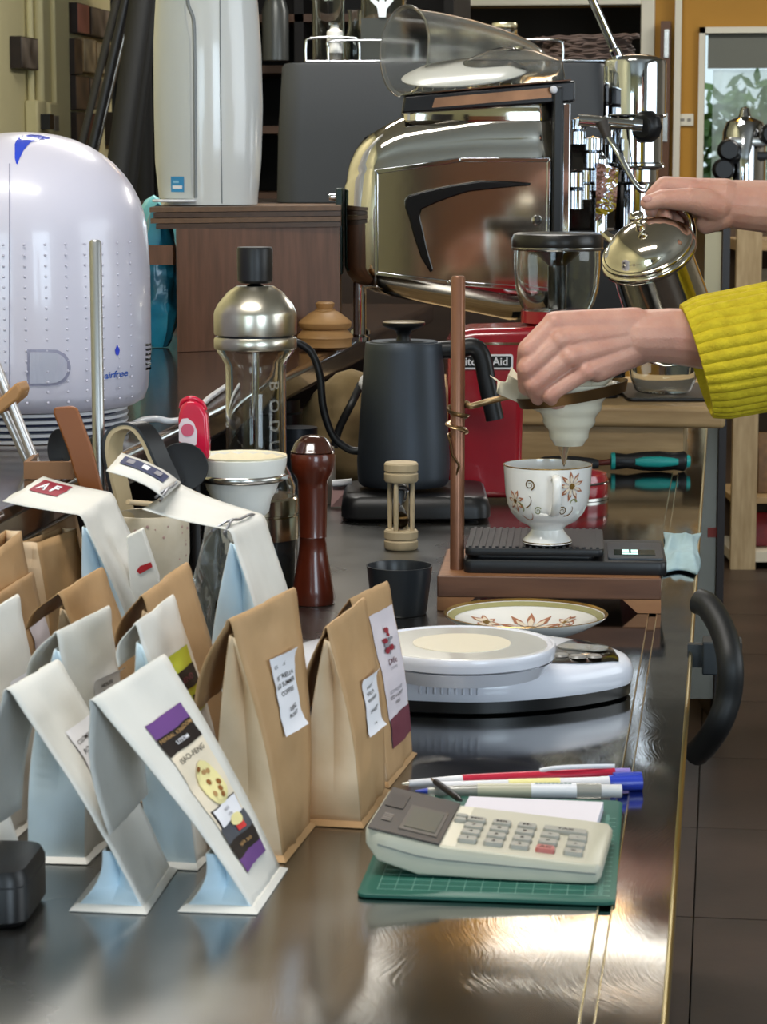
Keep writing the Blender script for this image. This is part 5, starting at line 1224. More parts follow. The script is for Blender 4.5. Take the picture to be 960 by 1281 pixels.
# ============================================================ second machine on the display cabinet
d2 = dd+.15
sm = thing('chrome_boiler', 'chrome upright boiler machine with black knobs on the display cabinet before the garden window', 'coffee machine', D(930, 258, d2), YAW)
sm.location.z = ztop+.0305
def s2x(px): return PX(px-930, d2)
def s2z(py): return D(945, py, d2).z-sm.location.z
link('boiler', lathe([(0, .0), (PX(34, d2), 0), (PX(34, d2), .02), (PX(27, d2), .03), (PX(27, d2), s2z(165)), (PX(22, d2), s2z(152)), (PX(8, d2), s2z(146)), (PX(5, d2), s2z(135)), (0, s2z(133))], 32), M_steel, sm, smooth=45)
link('shoulder', slab(s2x(905), s2x(962), -.05, .05, s2z(183), s2z(172), .01), M_steelb, sm, smooth=40)
for (px, py) in ((906, 188), (900, 212), (958, 168)): link('knob', xf(lathe([(0, .03), (.02, .03), (.026, .022), (.026, .006), (.015, 0)], 16), RX(pi/2)), M_black, sm, loc=(s2x(px), -.05, s2z(py)), smooth=40)
link('knob_shaft', tube([(s2x(905), -.045, s2z(200)), (s2x(930), -.03, s2z(195))], .014, 12), M_black, sm, smooth=50)
link('crossbar', slab(s2x(920), s2x(972), -.045, .0, s2z(200), s2z(190), .01), M_black, sm, smooth=40)
# ============================================================ things on the ledge and cabinet
# dome shaped air purifier
p = L(37, 560, ZL); dq = fwd(p)+.11
q0 = D(37, 545, dq); q0.z = ZL
af = thing('dome_air_purifier', 'lilac white dome shaped air purifier with a blue top emblem and slatted base', 'air purifier', q0, YAW)
rA = PX(154, dq)
M_lil = mat('lilac_white_plastic', '#c9c6d4', .3, coat=.4)
zA_ = lambda py: D(37, py, dq).z-ZL
zt0 = zA_(165)
ap_ = [(rA*.86, zA_(505)), (rA*.94, zA_(498)), (rA*.97, zA_(485)), (rA, zA_(440)), (rA*1.0, zA_(340)), (rA*.985, zA_(300))]
zq = zA_(300)
for i in range(1, 13): a = pi/2*i/12; ap_.append((rA*.985*cos(a)**.9 if i < 12 else 0, zq+(zt0-zq)*sin(a)))
link('shell', lathe(ap_, 72), M_lil, af, smooth=60)
for k in range(5): z = zA_(545)+.0008+k*(zA_(505)-zA_(545))/5; link('base_slat', lathe([(rA*.70, z+.001), (rA*.80, z+.001), (rA*.81, z+.0040), (rA*.70, z+.0040)], 64), M_white, af, smooth=40)
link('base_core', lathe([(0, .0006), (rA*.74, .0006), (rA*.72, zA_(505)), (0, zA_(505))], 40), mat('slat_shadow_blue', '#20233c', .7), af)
# vertical seam, emblem, window, vents and print on the shell
def shell_pt(px, py, off=.0006):
    r_ = (ray(px, py)); o = CAM-q0; 
    def rr_at(z):
        for (r0, z0), (r1, z1) in zip(ap_, ap_[1:]):
            if z0 <= z <= z1: return r0+(r1-r0)*(z-z0)/max(1e-9, (z1-z0))
        return 0
    best = None; prev = None
    for i in range(900):
        t_ = (dq-.16)+i*.0004; P_ = o+r_*(t_/r_.dot(FWD)); rad_ = sqrt(P_.x**2+P_.y**2)
        if rad_ <= rr_at(P_.z)+off: return RZ(-YAW) @ P_
    return RZ(-YAW) @ (o+r_*((dq-.02)/r_.dot(FWD)))
def decal(pts, m, nm, off=.0008, parent=af):
    vs = [shell_pt(x, y, off) for x, y in pts]; cxx = sum(p[0] for p in pts)/len(pts); cyy = sum(p[1] for p in pts)/len(pts)
    vs.append(shell_pt(cxx, cyy, off)); n_ = len(pts)
    return link(nm, pydata(vs, [(i, (i+1) % n_, n_) for i in range(n_)]), m, parent)
M_bl = mat('translucent_blue', '#3049c4', .1, coat=.6)
def decal_strip(tab, m, nm, off=.0010, nx=26, ny=5, parent=None):
    vs = []
    for i_ in range(nx+1):
        x = lerp(tab[0][0], tab[-1][0], i_/nx)
        for (a0, t0_, b0_), (a1, t1_, b1_) in zip(tab, tab[1:]):
            if x <= a1+1e-6: q_ = (x-a0)/(a1-a0); yt, yb = lerp(t0_, t1_, q_), lerp(b0_, b1_, q_); break
        for j_ in range(ny+1): vs.append(shell_pt(x, lerp(yt, yb, j_/ny), off))
    fs = [(i_*(ny+1)+j_, (i_+1)*(ny+1)+j_, (i_+1)*(ny+1)+j_+1, i_*(ny+1)+j_+1) for i_ in range(nx) for j_ in range(ny)]
    return link(nm, pydata(vs, fs), m, parent or af, smooth=60)
decal_strip([(18.5, 180, 198), (21, 175, 208), (24, 172, 199), (30, 169.5, 187), (38, 168.3, 178), (50, 169, 174.5), (62, 172, 174)], M_bl, 'blue_emblem', .0012)
link('seam', tube([shell_pt(12, 205+12*i, .0003) for i in range(24)], .0007, 6), mat('seam_lilac', '#8e8ca0', .5), af, smooth=60)
decal_strip([(34, 437, 483), (60, 437, 483), (72, 437.5, 482), (82, 443, 477), (87, 451, 468), (88.5, 458, 462)], mat('window_frame_lilac', '#8f8ea3', .3), 'window_rim', .0008)
decal_strip([(37, 440.5, 480), (60, 440.5, 480), (71, 441.5, 478.5), (79, 446, 474), (84, 453, 466)], mat('window_glassy', '#b4b6c6', .08, coat=1), 'window', .0014)
decal([(147, 431), (150, 438), (149, 443), (147, 445), (145, 443), (144, 438)], M_bl, 'drop_emblem')
for k in range(6): decal([(183, 430+6*k), (189, 429+6*k), (189, 432+6*k), (183, 433+6*k)], M_black, 'vent_slot')
tmm = textmesh('airfree', 1, 'LEFT', bold=.02)
vs = [shell_pt(131+v.co.x*11.2+v.co.y*2, 470.5-v.co.y*12-v.co.x*1.6, .0009) for v in tmm.vertices]
link('lettering', pydata(vs, [tuple(p.vertices) for p in tmm.polygons]), mat('airfree_blue', '#2f56a8', .4), af)
# dimples
dm_ = []
for i in range(14):
    for j in range(18):
        a = -pi/2-1.0+2.1*i/13; z = zA_(490)+j*.0095
        if z < zq: rr0 = rA*.9995; c_ = Vector((rr0*cos(a), rr0*sin(a), z)); dm_.append(xf(lathe([(0, .0007), (.0009, .0005), (.0013, 0)], 8), T3(*c_) @ RZ(a) @ RY(pi/2)))
link('dimples', joinm(dm_), mat('dimple_lilac', '#bdbac9', .35), af, kind='stuff')
tag(link('power_cable', tube(spline([L(150, 545, ZL+.003), L(172, 528, ZL+.012), L(195, 524, ZL+.010), L(215, 527, ZL+.006), L(238, 520, ZL+.004), L(262, 498, ZL+.004), L(285, 482, ZL+.004)], 8), .0032, 8), M_white, smooth=60), 'white cable curving from the dome purifier along the ledge', 'cable')
# tower purifier on the cabinet
pT = L(262, 252, ZCT); dT2 = 3.50
t0 = D(262, 252, dT2); 
tw = thing('tower_air_purifier', 'tall white tower air purifier with a small blue badge on the wooden cabinet', 'air purifier', (t0.x, t0.y, ZCT+.0006), YAW)
def tx(px): return PX(px-262, dT2)
def tzz(py): return D(262, py, dT2).z-ZCT
prf = [(248, 60), (200, 65), (130, 67.5), (60, 66), (0, 62), (-60, 57), (-110, 50)]
loops = []
for i in range(26):
    py = 252-(362)*i/25
    for (a0, w0), (a1, w1) in zip(prf, prf[1:]):
        if a0 >= py >= a1: hw_ = w0+(w1-w0)*(py-a0)/(a1-a0); break
    else: hw_ = 60 if py > 200 else 50
    loops.append([(x, y*.9, tzz(py)) for x, y in [(PX(hw_, dT2)*cos(a), PX(hw_, dT2)*sin(a)) for a in [2*pi*k/48 for k in range(48)]]])
z_s = -loops[0][0][2]+.0
for l in loops: 
    for k in range(48): l[k] = (l[k][0], l[k][1], l[k][2]+z_s)
link('shell', loft(loops), mat('tower_white', '#d3d4d2', .22, coat=.5), tw, smooth=60)
# front face panel (left), its dark curved gap, foot and badge
def tw_pt(px, py, off):
    z = tzz(py)+z_s
    for (a0, w0), (a1, w1) in zip(prf, prf[1:]):
        if a0 >= py >= a1: hw_ = w0+(w1-w0)*(py-a0)/(a1-a0); break
    else: hw_ = 60
    R__ = PX(hw_, dT2); x = max(-R__*.999, min(R__*.999, tx(px))); y = -sqrt(max(0, R__*R__-x*x))*.9
    n_ = Vector((x, y/.81, 0)).normalized(); return Vector((x, y, z))+n_*off
gap = [(241, -40), (242, 0), (245, 12), (249, 25), (250, 60), (250, 150), (249, 243)]
link('panel_gap', tube(spline([tw_pt(x, y, .0002) for x, y in gap], 5), .0026, 8), mat('gap_grey', '#7e8284', .4), tw, smooth=60)
def tw_patch(x0, x1, ys, off, m, nm, nx=6):
    vs, fs = [], []
    for y in ys:
        for i in range(nx+1): vs.append(tw_pt(x0(y)+(x1(y)-x0(y))*i/nx, y, off))
    for a in range(len(ys)-1):
        for i in range(nx): b = a*(nx+1)+i; fs.append((b, b+1, b+nx+2, b+nx+1))
    return link(nm, pydata(vs, fs), m, tw, smooth=60)
tw_patch(lambda y: 198, lambda y: 245 if y > 20 else 239, [244, 200, 150, 100, 50, 20, 0, -40], .002, mat('tower_panel', '#c4c8c8', .3, coat=.3), 'front_panel', 10)
link('foot', xf(loft([[(x, y, z) for x, y in rrect(PX(54, dT2), .04, .012)] for z in (.004, .008)]), T3(tx(223), -PX(48, dT2), 0)), M_white, tw, bev=.002)
bd = tw_patch(lambda y: 220, lambda y: 236, [217, 226, 236], .0030, mat('badge_blue', '#3b8fc4', .4), 'badge')
tw_patch(lambda y: 222, lambda y: 234, [228, 230, 232], .0034, M_pr['white'], 'badge_print'); tw_patch(lambda y: 223, lambda y: 230, [222, 224, 225], .0034, mat('badge_light', '#8fc6e6', .4), 'badge_print')
link('side_seam', tube([tw_pt(281, y, .0001) for y in range(250, -60, -15)], .0009, 6), mat('gap_grey', '#7e8284', .4), tw, smooth=60)
# turned wooden lids
tlp = D(407, 425, 3.41)
tl_ = thing('wooden_lid_stack', 'stack of two turned pale wooden lids with a knob on the ledge beside the cabinet', 'wooden pot', (tlp.x, tlp.y, ZL+.0005))
s = 3.44/F; M_tn = mat('turned_wood', '#b58c5c', .5, col2='#a37a4c', vscale=20, stretch=(1, 1, 6))
link('lower_lid', lathe([(0, 0), (24*s, 0), (33*s, 4*s), (33*s, 12*s), (35*s, 15*s), (34*s, 18*s), (26*s, 26*s), (0, 26*s)], 40), M_tn, tl_, smooth=35)
link('upper_lid', lathe([(0, 26*s), (30*s, 26*s), (32*s, 28*s), (33*s, 33*s), (31*s, 36*s), (18*s, 46*s), (13*s, 48*s), (12*s, 50*s), (0, 50*s)], 40), M_tn, tl_, smooth=35)
link('lid_knob', lathe([(9*s, 49*s), (11*s, 53*s), (12*s, 57*s), (9*s, 59*s), (0, 59*s)], 32), M_tn, tl_, smooth=50)
# blue plastic bags between purifier and cabinet, wooden rail
def crumple(w, h, dpt, seed, n=26):
    vs, fs = [], []
    for i in range(n+1):
        for j in range(n+1):
            u, v = i/n*2*pi, j/n; rr_ = sin(pi*min(1, v*.97+.03))**.5*(1-.3*v); q = Vector((cos(u)*2, sin(u)*2, v*4+seed))
            k = 1+.35*noise.noise(q)+.15*noise.noise(q*3)
            vs.append((w/2*rr_*k*cos(u), dpt/2*rr_*k*sin(u), v*h))
    for i in range(n):
        for j in range(n): a = i*(n+1)+j; fs.append((a, a+n+1, a+n+2, a+1))
    return pydata(vs, fs)
M_bag = mat('blue_plastic_bag', '#2b8fae', .3, coat=.3, col2='#1c6d8a', vscale=14)
p = D(200, 440, 3.45); p.z = ZL+.001
tag(link('plastic_bag', crumple(.066, .20, .06, 3), M_bag, loc=p, smooth=50), 'crumpled blue plastic bag stuffed between the dome purifier and the cabinet', 'bag')
p = D(193, 275, 3.95); p.z = ZL+.001
tag(link('plastic_bag', crumple(.10, .205, .08, 8), mat('teal_plastic_bag', '#6fb9c0', .3, coat=.3), loc=p, smooth=50), 'paler teal plastic bag peeping out behind the cabinet top', 'bag')
p0, p1 = D(180, 320, 3.36), D(221, 316, 3.5)
rl = thing('wooden_rail', 'short brown wooden rail board left of the wooden cabinet', 'rail', (p0.x-.05, p0.y+.0, ZL))
link('rail', box(-.02, .09, .0, .018, p0.z-ZL-.012, p0.z-ZL+.014), M_cabw, rl); link('rail_post', box(-.02, .005, .002, .016, .0005, p0.z-ZL-.012), M_cabw, rl)
# ============================================================ tall glass coffee press
dP = 2.42; P0 = D(322, 740, dP); s = dP/F
gp = thing('glass_coffee_press', 'tall glass coffee press with a satin metal dome and black knob', 'coffee press', (P0.x, P0.y, ZC))
zz_ = lambda py: D(322, py, dP).z-ZC
R = 52*s
link('base_glass', lathe([(0, .0006), (R*.93, .0006), (R, .006), (R, zz_(672)), (0, zz_(672))], 48), mat('smoked_glass', '#3a3c3d', .08, trans=.5), gp, smooth=40)
link('base_ring', lathe([(0, zz_(672)), (R*1.02, zz_(672)), (R*1.02, zz_(644)), (R*.98, zz_(643)), (R*.98, zz_(641)), (R*1.02, zz_(640)), (R*1.02, zz_(622)), (R*.98, zz_(620)), (0, zz_(620))], 56), mat('warm_steel', '#b8b09a', .16, 1), gp, smooth=35)
gpf = [(R*.95, zz_(619)), (R*.96, zz_(608)), (R*.84, zz_(592)), (R*.74, zz_(582)), (R*.73, zz_(470)), (R*.74, zz_(456)), (R*.84, zz_(446)), (R*.93, zz_(440)), (R*.96, zz_(434))]
link('glass_tube', lathe(gpf+[(r-.0022, z) for r, z in reversed(gpf)]+[gpf[0]], 56), M_glass, gp, smooth=60)
link('center_rod', lathe([(0, zz_(619)), (.0035, zz_(619)), (.0035, zz_(440)), (0, zz_(440))], 16), M_steel, gp, smooth=40)
link('collar', lathe([(R*.5, zz_(436)), (R*.98, zz_(436)), (R, zz_(434)), (R, zz_(424)), (R*.97, zz_(421)), (0, zz_(421))], 56), M_alu, gp, smooth=35)
link('gap_ring', lathe([(R*.90, zz_(422)), (R*.90, zz_(417))], 48), M_black, gp, smooth=40)
link('dome', lathe([(0, zz_(418)), (R*.99, zz_(418)), (R*1.0, zz_(416)), (R*1.0, zz_(393)), (R*.985, zz_(389)), (R*.90, zz_(380)), (R*.66, zz_(365)), (R*.46, zz_(358)), (0, zz_(358))], 56), M_alu, gp, smooth=28)
link('knob_stem', lathe([(.010, zz_(359)), (.007, zz_(356)), (.0045, zz_(354)), (.0045, zz_(350)), (0, zz_(350))], 20), M_steel, gp, smooth=50)
link('knob', lathe([(0, zz_(354)), (R*.36, zz_(354)), (R*.42, zz_(351)), (R*.425, zz_(340)), (R*.43, zz_(312)), (R*.41, zz_(309)), (0, zz_(308.5))], 40), M_black, gp, smooth=35)
# cut face on the dome: bright concave scoop
a_c = atan2(-P0.y, -P0.x)
for k, ch in enumerate('BODUM'):
    me = textmesh(ch, .017, bold=.0002); xf(me, RZ(-pi/2)); vs = []
    for v in me.vertices:
        a = a_c+.62+v.co.x/(R*.74)*1.0; z = zz_(480+25*k)+v.co.y; rr_ = R*.735+.0006; vs.append((rr_*cos(a), rr_*sin(a), z))
    link('lettering', pydata(vs, [tuple(p.vertices) for p in me.polygons]), mat('etched_white', '#cfcdc4', .4, alpha=.3), gp)
# pepper mill
dp2 = 2.34; M0 = D(392, 750, dp2); s = dp2/F
pm = thing('pepper_mill', 'dark red brown wooden pepper mill beside the glass coffee press', 'pepper mill', (M0.x, M0.y, ZC))
zz_ = lambda py: D(392, py, dp2).z-ZC
link('mill_body', lathe([(0, .0006), (27*s, .0006), (28*s, .006), (26*s, zz_(735)), (18*s, zz_(690)), (17*s, zz_(672)), (17.6*s, zz_(671)), (17.2*s, zz_(669)), (19*s, zz_(610)), (20*s, zz_(600)), (27*s, zz_(588)), (28*s, zz_(568)), (27*s, zz_(566)), (0, zz_(566))], 44), mat('mahogany', '#5b2312', .3, col2='#44180b', vscale=14, stretch=(4, 4, 1), coat=.5), pm, smooth=35)
link('mill_cap', lathe([(0, zz_(568)), (27*s, zz_(567)), (28*s, zz_(564.5)), (26*s, zz_(562)), (22*s, zz_(553)), (14*s, zz_(546)), (5*s, zz_(544)), (0, zz_(544))], 44), mat('mahogany_dark', '#3a1a10', .18, coat=.6), pm, smooth=40)
# glass server with white dripper
dw = 2.10; W0 = D(303, 640, dw); s = dw/F
sv = thing('glass_server', 'small glass server under the white dripper, half hidden by the tin tied bag', 'server', (W0.x, W0.y, ZC))
zw = lambda py: D(303, py, dw).z-ZC
svp = [(0, .0006), (40*s, .0006), (44*s, .006), (45*s, zw(730)), (40*s, zw(690)), (26*s, zw(668)), (24*s, zw(650))]
link('server_glass', lathe(svp+[(r-.002, z+.001) for r, z in reversed(svp[2:])]+[(0, .003)], 44), M_glass, sv, smooth=60)
wd = thing('white_dripper', 'white coffee dripper in a metal ring with a cream paper filter', 'dripper', (W0.x, W0.y, W0.z*0+ZC+zw(650)+.001))
zz_ = lambda py: zw(py)-zw(650)-.001
pr = [(12*s, zz_(652)), (24*s, zz_(648)), (34*s, zz_(640)), (37*s, zz_(625)), (44*s, zz_(612)), (47*s, zz_(603)), (52*s, zz_(600)), (54*s, zz_(590)), (57*s, zz_(578)), (57.5*s, zz_(572))]
link('cone', lathe(pr+[(r-.002, z+.0008) for r, z in reversed(pr)]+[pr[0]], 56), mat('dripper_white', '#dfded8', .3, coat=.3), wd, smooth=45)
link('metal_ring', lathe([(52.5*s, zz_(601)), (55*s, zz_(599)), (55.5*s, zz_(594)), (53.5*s, zz_(592)), (52.5*s, zz_(601))], 56), M_steelb, wd, smooth=60)
link('ring_tab', box(50*s, 60*s, -.006, .006, zz_(596)-.001, zz_(596)+.001), M_steelb, wd)
vs, fs = [], []; n = 72
for j in range(5):
    for i in range(n):
        a = 2*pi*i/n; fr2 = j/4; rr_ = (20+37*fr2)*s*(1+.012*sin(a*18)); vs.append((rr_*cos(a), rr_*sin(a), zz_(625)+fr2*(zz_(569)-zz_(625))))
for j in range(4):
    for i in range(n): fs.append((j*n+i, j*n+(i+1) % n, (j+1)*n+(i+1) % n, (j+1)*n+i))
fs.append(tuple(range(n-1, -1, -1)))
link('paper_filter', pydata(vs, fs), mat('filter_cream', '#e6dcc0', .8), wd, smooth=60)
# ============================================================ tool crock
dc = 1.98; C0 = D(186, 690, dc); s = dc/F
ck = thing('tool_crock', 'speckled off white stoneware crock holding spatula, tongs and strainer', 'crock', (C0.x, C0.y, ZC))
zc = lambda py: D(186, py, dc).z-ZC
cp_ = [(0, .0006), (34*s, .0006), (40*s, .006), (47*s, zc(740)), (52*s, zc(690)), (52*s, zc(650)), (49*s, zc(642))]
link('pot', lathe(cp_+[(r-.004, z) for r, z in reversed(cp_[2:])]+[(0, .006)], 44), mat('speckled_stoneware', '#c9bfac', .5, col2='#bdb19a', vscale=60, bump=.1, bscale=50), ck, smooth=50)
random.seed(8)
spk = []
for i in range(26):
    a = a_c+random.uniform(-1.3, 1.3); py = random.uniform(648, 700); rr_ = 52.3*s; spk.append(xf(lathe([(0, .0003), (random.uniform(.0006, .0015), .0001)], 7), T3(rr_*cos(a), rr_*sin(a), zc(py)) @ RZ(a) @ RY(pi/2)))
link('speckles', joinm(spk), mat('pink_speckle', '#b3918a', .6), ck, kind='stuff')
ZCR = ZC+.010
def W2(px, py, d): return D(px, py, d)
# wooden spatula
def flatstick(pts_px, d0, d1, th, m, nm, lab, cat, foot):
    n_ = len(pts_px); v = [D(x, y, lerp(d0, d1, k/(n_-1)) if False else d0) for k, (x, y) in enumerate(pts_px)]
    o = sum(v, Vector())/n_; vs = [p-o for p in v]+[p-o+FWD*th for p in v]
    return o, pydata(vs, [tuple(range(n_)), tuple(range(2*n_-1, n_-1, -1))]+[(i, n_+i, n_+(i+1) % n_, (i+1) % n_) for i in range(n_)])
o, me = flatstick([(66, 516), (68, 510), (90, 508), (97, 512), (115, 560), (121, 585), (128, 612), (150, 700), (158, 800), (148, 800), (132, 720), (98, 606), (92, 590), (84, 562)], 1.97, 0, .006, None, '', '', '', 0)
tag(link('wooden_spatula', me, mat('orange_wood', '#8f5528', .4, col2='#7a4520', vscale=14, stretch=(1, 1, .2)), loc=o, bev=.0015), 'flat orange brown wooden spatula leaning left out of the crock', 'spatula')
# tongs: bent strap, black outside, beige inside
def strap(pxs, d, w, th, m, nm, parent):
    WD = FWD*.75+RGT*.62
    P = spline([D(x, y, d) for x, y in pxs], 8); o = parent.location; vs, fs = [], []
    P = [p-o for p in P]
    for i, p in enumerate(P):
        t_ = (P[min(i+1, len(P)-1)]-P[max(0, i-1)]).normalized(); n_ = t_.cross(FWD).normalized()
        vs += [p-WD*w, p+WD*w, p+WD*w+n_*th, p-WD*w+n_*th]
    for i in range(len(P)-1):
        for k in range(4): fs.append((i*4+k, i*4+(k+1) % 4, i*4+4+(k+1) % 4, i*4+4+k))
    fs += [(3, 2, 1, 0), tuple(len(vs)-4+k for k in range(4))]
    return link(nm, pydata(vs, fs), m, parent, smooth=40)
tg = thing('serving_tongs', 'wide bent tongs, black outside and beige inside, standing in the crock', 'tongs', D(180, 600, 2.0))
TP = [(158, 690), (150, 630), (142, 592), (137, 560), (143, 538), (160, 528), (178, 531), (192, 548), (204, 575), (218, 606), (226, 640)]
TI = [(168, 690), (160, 635), (153, 600), (145, 562), (150, 545), (162, 537), (174, 540), (184, 556), (195, 582), (206, 606), (214, 640)]
strap(TP, 2.0, .009, -.0022, M_black, 'outer_strap', tg)
strap([(a+ (1.5 if a < 165 else -1.5), b+2) for a, b in TP], 2.0, .0085, -.0040, mat('beige_lining', '#b3a07c', .5), 'inner_strap', tg)
bs2 = tag(link('bamboo_stick', tube([D(160, 628, 1.94), D(205, 632, 1.98)], .0022, 8), mat('bamboo', '#c9b391', .5), smooth=50), 'short pale bamboo stick lying across the crock mouth', 'stick')
# black ladle discs
def disc_tool(cx, cy, rx, ry, d, tilt, lab, foot, m=M_blackm):
    t = thing('black_ladle', lab, 'ladle', D(cx, cy, d), YAW, 'black ladles in the crock')
    a, b = PX(rx, d), PX(ry, d)
    me = lathe([(0, .006), (b*.6, .0045), (b*.95, .001), (b, 0), (b*.97, -.001), (0, .003)], 40); xf(me, RX(-pi/2)); xf(me, Matrix.Diagonal((a/b, 1, 1, 1)))
    link('bowl', me, m, t, smooth=60)
    F0 = local(t, [D(foot[0], foot[1], d)])[0]; link('ladle_handle', tube([(0, .002, -b*.5), F0], .003, 8), m, t, smooth=50)
disc_tool(228, 584, 33, 31, 2.02, 0, 'round black ladle bowl beside the white dripper', (205, 690))
disc_tool(74, 562, 15, 26, 2.02, 0, 'narrow black ladle bowl half hidden behind the wooden spatula', (150, 700))
bl3 = tag(link('black_cable', tube(spline([D(110, 560, 2.03), D(122, 548, 2.03), D(135, 556, 2.03), D(142, 580, 2.03), D(148, 610, 2.03), D(156, 660, 2.02)], 6), .0035, 8), M_black, smooth=60), 'black cord loop rising behind the spatula and tongs', 'cord')
# red tag holder
d3 = 2.06
rt = thing('red_clip_timer', 'glossy red tag with a white oval face standing behind the white dripper', 'tag', D(243, 560, d3), YAW)
def r3(px, py): return Vector((PX(px-243, d3), 0, D(243, py, d3).z-rt.location.z))
o3 = [(224, 558), (223, 525), (226, 510), (233, 502), (243, 501), (253, 507), (260, 520), (262, 558), (262, 575), (226, 575)]
v = [r3(*p) for p in o3]; n_ = len(v)
link('body', pydata(v+[p+Vector((0, .02, 0)) for p in v], [tuple(range(n_)), tuple(range(2*n_-1, n_-1, -1))]+[(i, n_+i, n_+(i+1) % n_, (i+1) % n_) for i in range(n_)]), mat('glossy_red', '#c2183a', .2, coat=.6), rt, bev=.003)
o4 = [(224, 552), (224, 532), (228, 524), (235, 523), (243, 529), (247, 540), (246, 556), (240, 560)]
v = [r3(*p)-Vector((0, .0006, 0)) for p in o4]; wv = link('face', pydata(v, [tuple(range(len(v)))]), mat('tag_face', '#d9c9cf', .3), rt)
link('red_spot', xf(lathe([(0, .0002), (.0055, .0002)], 20), RX(pi/2)), mat('spot_red', '#c4506a', .4), wv, loc=r3(235, 538)-Vector((0, .0008, 0)))
link('hoop', tube(spline([r3(226, 512)+Vector((0, .01, 0)), r3(229, 503)+Vector((0, .008, 0)), r3(240, 499)+Vector((0, .006, 0)), r3(252, 505)+Vector((0, .008, 0)), r3(256, 514)+Vector((0, .01, 0))], 5), .0022, 8), mat('glossy_red', '#c2183a', .2), rt, smooth=60)
link('stem', tube([r3(244, 570)+Vector((0, .01, 0)), Vector((.0, .01, ZC-rt.location.z+.001))], .004, 8), M_black, rt, smooth=50)
# chrome pole
d4 = 2.0; pb = D(124, 590, d4)
po = thing('chrome_pole', 'upright chrome pole with a round foot before the dome air purifier', 'pole', (pb.x, pb.y, ZC))
zt4 = D(123, 300, d4).z-ZC
link('rod', lathe([(0, .006), (.0050, .006), (.0050, zt4-.002), (.0035, zt4), (0, zt4)], 20), mat('dull_steel', '#a9a9a8', .38, 1), po, smooth=40)
link('foot_plate', lathe([(0, .0005), (.019, .0005), (.019, .004), (.008, .007), (0, .007)], 28), M_steelb, po, smooth=40)
# folding rod stand at far left with wooden clamp
r5 = L(44, 590, ZL); d5 = fwd(r5)
fs5 = thing('folding_rod_stand', 'folding stand of two pale metal rods with a wooden clamp on the ledge', 'stand', (r5.x, r5.y, ZL))
def l5(px, py, dy=0): return local(fs5, [D(px, py, d5+dy)])[0]
for (a, b, dy) in (((-40, 370), (44, 578), 0), ((-50, 395), (42, 592), .02)):
    A, B = l5(*a, dy), l5(*b, dy); B2 = B+(B-A)*((.0045-B.z)/(B-A).z); link('rod', tube([A, B2], .0042, 12), mat('pale_rod', '#c8c2bf', .3, .6), fs5, smooth=50)
cv_ = [l5(0, 499), l5(24, 477), l5(29, 488), l5(26, 498), l5(4, 516), l5(-16, 524)]
link('clamp', pydata([p-Vector((0, .006, 0)) for p in cv_]+[p+Vector((0, .022, 0)) for p in cv_], [tuple(range(6)), tuple(range(11, 5, -1))]+[(i, 6+i, 6+(i+1) % 6, (i+1) % 6) for i in range(6)]), mat('clamp_wood', '#a5794a', .5), fs5, bev=.002)
wb = L(64, 600, ZL)
tag(link('wooden_tray', joinm([box(-.022, .018, -.002, .004, 0, .014), box(-.022, -.018, .004, .06, 0, .014), box(.014, .018, .004, .06, 0, .014)]), mat('tray_brown', '#8a6240', .5), loc=(wb.x, wb.y, ZL+.0006), rot=(0, 0, YAW)), 'small brown wooden tray on the ledge behind the red marked white bag', 'tray')
# small white packet with red mark, clear clip bag and dark pouch among the bags
pk = D(178, 700, 1.86)
w_ = thing('white_packet', 'slim white packet with a red mark leaning between the white bag and the crock', 'packet', (pk.x, pk.y, ZC+.0006), YAW)
def l6(px, py): return local(w_, [D(px, py, 1.86)])[0]
pv = [l6(158, 672), l6(178, 662), l6(198, 722), l6(206, 780), l6(172, 780)]
pv[3].z = pv[4].z = .0005
link('sheet', pydata(pv+[p+Vector((0, .012, 0)) for p in pv], [tuple(range(5)), tuple(range(9, 4, -1))]+[(i, 5+i, 5+(i+1) % 5, (i+1) % 5) for i in range(5)]), M_wp, w_, bev=.001)
v = [l6(171, 714)-Vector((0, .0008, 0)), l6(175, 708)-Vector((0, .0008, 0)), l6(189, 703)-Vector((0, .0008, 0)), l6(191, 709)-Vector((0, .0008, 0)), l6(175, 718)-Vector((0, .0008, 0))]
link('red_mark', pydata(v, [tuple(range(5))]), M_pr['red'], w_)
p = D(292, 780, 1.80); p.z = ZC+.001
tag(link('foil_pouch', crumple(.04, .12, .035, 21), mat('dark_foil', '#2d2622', .25, .5), loc=p, smooth=35), 'dark shiny foil pouch in the shade under the tin tied white bag', 'pouch')
p = D(272, 700, 1.84); p.z = ZC+.001
tag(link('clear_pouch', crumple(.045, .165, .04, 31), mat('clear_pouch_film', '#dfe3e2', .08, trans=.8, ior=1.2), loc=p, smooth=35), 'crinkled clear plastic pouch above the dark foil pouch', 'pouch')
